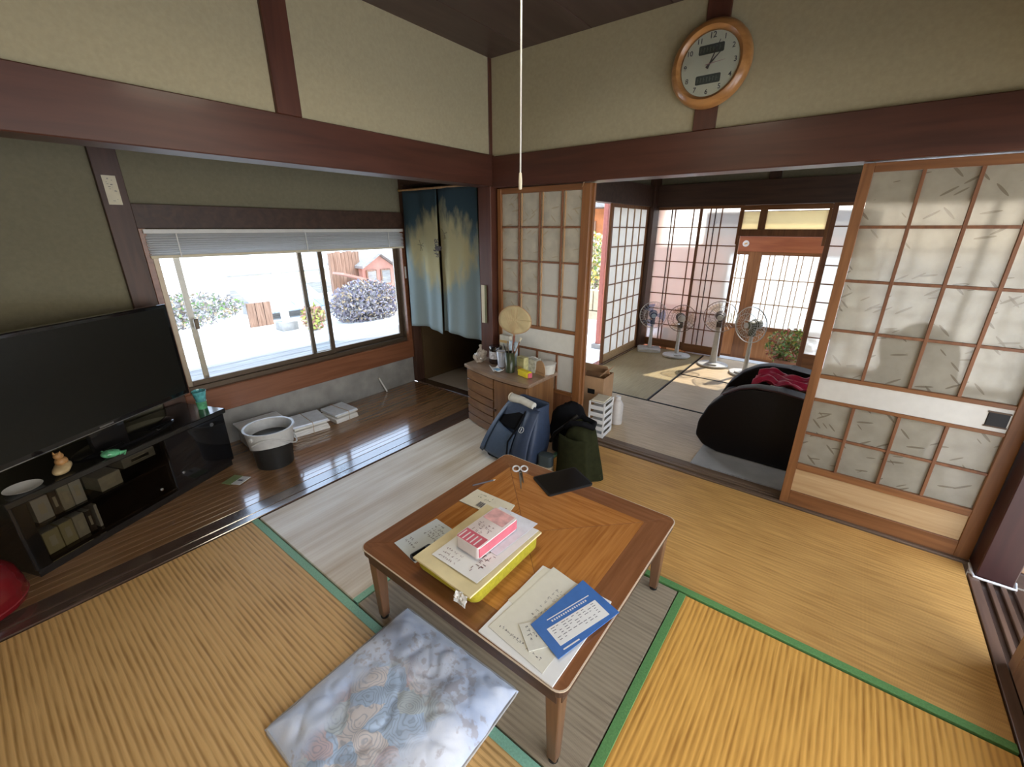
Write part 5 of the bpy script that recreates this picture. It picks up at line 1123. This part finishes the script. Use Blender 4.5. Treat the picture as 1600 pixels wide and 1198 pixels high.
# ---------------------------------------------------------------- just beyond the threshold
cb = T('cardboard_box', 'open brown cardboard box behind the lattice door stile', 'box', (-1.46, 2.99, .002), R(3))
for (a, b, c_, d_) in ((-.13, .11, -.10, -.096), (-.13, .11, .096, .10), (-.13, -.126, -.096, .096), (.106, .11, -.096, .096)): BX('side_wall', cb, a, b, c_, d_, 0, .40, M_card, 0)
BX('bottom', cb, -.126, .106, -.096, .096, 0, .004, M_card, 0); BX('flap', cb, -.13, .11, -.02, -.016, .40, .50, M_card, 0, (R(38), 0, 0)); BX('flap', cb, .09, .094, -.09, .09, .40, .47, M_card, 0, (0, R(40), 0)); BX('carry_hole', cb, -.02, .04, -.1015, -.100, .26, .30, M_black, 0)
og = T('letter_rack', 'white slotted plastic letter rack standing on the threshold', 'rack', (-1.30, 2.785, .004), R(4))
for j in range(6):
    z_ = j * .055; BX('shelf_tray', og, -.062, .062, -.085, .085, z_, z_ + .006, M_white, .001)
    if j < 5:
        BX('slotted_front', og, -.062, .062, -.088, -.083, z_ + .006, z_ + .034, M_white, .001); BX('slotted_side', og, .058, .063, -.085, .085, z_ + .006, z_ + .030, M_white, .001)
for x_, y_ in ((-.058, -.082), (.058, -.082), (.058, .082), (-.058, .082)): BX('corner_post', og, x_ - .006, x_ + .006, y_ - .006, y_ + .006, 0, .282, M_white, .001)
BX('back_panel', og, -.062, .062, .084, .088, 0, .28, M_white, .001)
BX('top_dish', og, -.05, .05, -.07, .07, .281, .290, M_cream, .003)
bt = T('white_bottle', 'tall pale plastic bottle behind the white letter rack', 'bottle', (-1.27, 3.03, .002)); MO('body', lathe([(0, 0), (.042, 0), (.045, .01), (.045, .17), (.028, .20), (.018, .21), (0, .21)], 24), flat('pale plastic', (.62, .58, .54), .25, var=.05), bt, smooth=True); MO('cap', lathe([(.019, .205), (.021, .207), (.021, .235), (0, .237)], 18), M_white, bt, smooth=True)
gm = T('grey_floor_mat', 'pale grey board under the black massage chair', 'mat', (-.02, 3.24, .0005)); BX('board', gm, -.58, .75, -.50, .60, 0, .006, flat('pale grey board', (.38, .37, .34), .6, var=.12, scale=8), .001); BX('edge_tape', gm, -.58, .75, -.50, -.485, .006, .0065, M_grey, 0)
# massage chair
mc = T('massage_chair', 'bulky black leather massage chair partly behind the large lattice door', 'chair', (0, 0, .008))
M_le = flat('black leather', (.006, .004, .004), .45, var=.2, scale=40, spec=.2); M_le2 = flat('dark maroon leather', (.035, .010, .012), .4, var=.2, scale=40)
prof = [(-.50, 0), (-.60, .03), (-.655, .09), (-.650, .20), (-.60, .33), (-.52, .43), (-.43, .49), (-.34, .518), (-.2, .52), (-.02, .497), (.2, .47), (.44, .47), (.52, .40), (.52, .05), (.48, 0)]
for y0_, y1_ in ((3.00, 3.14), (3.60, 3.74)): MO('side_panel', bev(prism(prof, y0_, y1_, plane='XZ'), .022, 3), M_le, mc, smooth=True)
MO('side_piping', tube([(x_, 3.005, z_ + .003) for x_, z_ in prof[5:12]], .006, 8), M_le2, mc, smooth=True)
MO('seat_cushion', bev(prism([(-.56, .10), (-.50, .34), (-.40, .36), (.25, .34), (.25, .08)], 3.145, 3.595, plane='XZ'), .03, 3), M_le2, mc, smooth=True)
MO('backrest', bev(prism([(.26, .25), (.24, .56), (.30, .90), (.40, .97), (.54, .92), (.60, .55), (.54, .22)], 3.15, 3.59, plane='XZ'), .05, 3), M_le, mc, smooth=True)
MO('leg_rest', bev(prism([(-.62, .08), (-.60, .30), (-.53, .33), (-.52, .08)], 3.15, 3.59, plane='XZ'), .02, 2), M_le, mc, smooth=True)
MO('head_pillow', bev(prism([(.24, .74), (.22, .86), (.27, .92), (.33, .88), (.32, .74)], 3.22, 3.52, plane='XZ'), .03, 2), M_le2, mc, smooth=True)
cbd = T('cardboard_sheet', 'beige cardboard sheet lying on the seat of the massage chair', 'cardboard', (-.12, 3.38, .3705), R(-6)); BX('sheet', cbd, -.16, .20, -.17, .17, 0, .10, flat('beige card', (.52, .40, .22), .8), .004); BX('flap', cbd, .02, .20, -.17, .10, .10, .106, M_cream, 0, (0, R(-6), 0))
rc = T('red_cloth', 'crumpled bright red cloth on the seat of the massage chair', 'cloth', (-.16, 3.36, .475))
M_rd = flat('crimson cloth', (.42, .015, .05), .5, var=.25, scale=9)
thick(MO('main_fold', sheet(40, 28, lambda u, v: ((u - .5) * .46, (v - .5) * .32 + .02 * math.sin(u * 9), .018 + .035 * abs(fbm(u * 3.2, v * 4, 4)) * 2 + .02 * math.sin(u * 7 + v * 9) ** 2 - .045 * max(0, .15 - u) * 6 * .3)), M_rd, rc, smooth=True), .006)
thick(MO('raised_end', sheet(12, 12, lambda u, v: (.10 + .16 * u, -.10 + .22 * v, .045 + .10 * u * u + .02 * math.sin(v * 7 + u * 4))), flat('coral cloth', (.55, .08, .09), .6, var=.2, scale=9), rc, smooth=True), .004)

# ---------------------------------------------------------------- electric fans in a row
M_fw = flat('ivory plastic', (.58, .57, .54), .35); M_fg = flat('smoky motor', (.10, .09, .085), .45); M_wire = flat('pale guard wire', (.46, .45, .43), .4); M_wired = flat('brown guard wire', (.22, .16, .12), .4)
def blade_mat(name, c): 
    m = clear_glass(name, c); return m
B_blue = blade_mat('blue clear blade', (.45, .58, .85)); B_clear = blade_mat('clear blade', (.82, .84, .84)); B_warm = blade_mat('warm clear blade', (.85, .78, .66))
def efan(label, loc, rz, hh, R_, motor, blade, wire, base='round', tilt=0, pole_m=None, pr=.022):
    t = T('electric_fan', label, 'fan', loc, rz, 'electric fans standing in a row in the back room')
    if base == 'square': MO('base', bev(prism(rrect(-.15, .13, -.115, .115, .03), 0, .035), .01), M_fw, t, smooth=True)
    else: MO('base', lathe([(0, 0), (.155, 0), (.165, .008), (.160, .022), (.06, .040), (0, .045)], 36, sy=.86), M_fw, t, smooth=True)
    MO('control_panel', bev(prism(rrect(-.045, .045, -.11, -.05, .01), .03, .042), .003), M_rim, t)
    MO('pole', tube([(0, 0, .03), (0, .0, .12), (0, 0, hh - .10)], [pr * 1.3, pr, pr * .8], 16), pole_m or M_fw, t, smooth=True)
    MO('neck', bev(prism(rrect(-.028, .028, -.03, .03, .01), hh - .12, hh - .03), .006), motor, t)
    MO('motor_housing', lathe([(0, -.075), (.03, -.073), (.048, -.05), (.055, 0), (.045, .035), (0, .04)], 24), motor, t, (0, .03, hh), (RX + R(tilt), 0, 0), True)
    MO('hub', lathe([(0, .02), (.035, .018), (.042, 0), (.042, -.03), (0, -.03)], 20), motor if motor is not M_fg else M_fw, t, (0, -.045, hh), (RX, 0, 0), True)
    for k in range(3):
        a0 = 2.094 * k
        def bf(u, v, a0=a0):
            a = a0 + (u - .5) * 1.15 * (.4 + .6 * v); r_ = .04 + (R_ - .06) * v
            return (r_ * math.cos(a), -.055 + (u - .5) * .035, hh + r_ * math.sin(a))
        MO('blade', sheet(6, 6, bf), blade, t, smooth=True)
    for nm, yy, s in (('front_guard', -.085, 1), ('rear_guard', .0, -1)):
        bm = bmesh.new()
        for r_, dy in ((R_, .0 if s > 0 else -.04), (R_ * .66, -.012 * s), (R_ * .30, -.020 * s)):
            tube([(r_ * math.cos(6.2832 * k / 36), yy + dy + (.0 if r_ < R_ else (.04 if s > 0 else 0)), hh + r_ * math.sin(6.2832 * k / 36)) for k in range(36)], .0022 if r_ < R_ else .004, 5, bm, closed=True)
        for k in range(28):
            a = 6.2832 * k / 28; tube([(.3 * R_ * math.cos(a), yy - .02 * s, hh + .3 * R_ * math.sin(a)), (.66 * R_ * math.cos(a), yy - .012 * s, hh + .66 * R_ * math.sin(a)), (R_ * math.cos(a), yy + (.04 if s > 0 else -.04), hh + R_ * math.sin(a))], .0011, 3, bm, cap=False)
        g = MO(nm, bm, wire, t); g['kind'] = 'stuff'
    MO('guard_badge', lathe([(0, .006), (.028, .004), (.03, 0), (0, 0)], 18), M_fw if blade is not B_blue else flat('pale blue badge', (.35, .45, .55), .4), t, (0, -.108, hh), (RX, 0, 0), True)
    return t
efan('electric fan with blue see-through blades on a square base, first from the corner', (-1.885, 5.36, .002), R(24), .47, .165, flat('navy motor', (.05, .07, .14), .4), B_blue, M_rim, 'square')
efan('pale electric fan with a smoky brown motor and clear blades, second from the corner', (-1.52, 5.30, .002), R(28), .48, .16, M_fg, B_warm, M_wired)
efan('electric fan with a dark motor and a thick leaning ivory pole, third from the corner', (-1.06, 5.17, .002), R(10), .575, .17, flat('dark brown motor', (.06, .045, .04), .4), B_warm, M_wired, pr=.034)
efan('electric fan with a large clear guard and olive motor nearest the massage chair', (-.70, 5.03, .002), R(-30), .55, .185, flat('olive motor', (.09, .09, .05), .4), B_clear, M_rim)
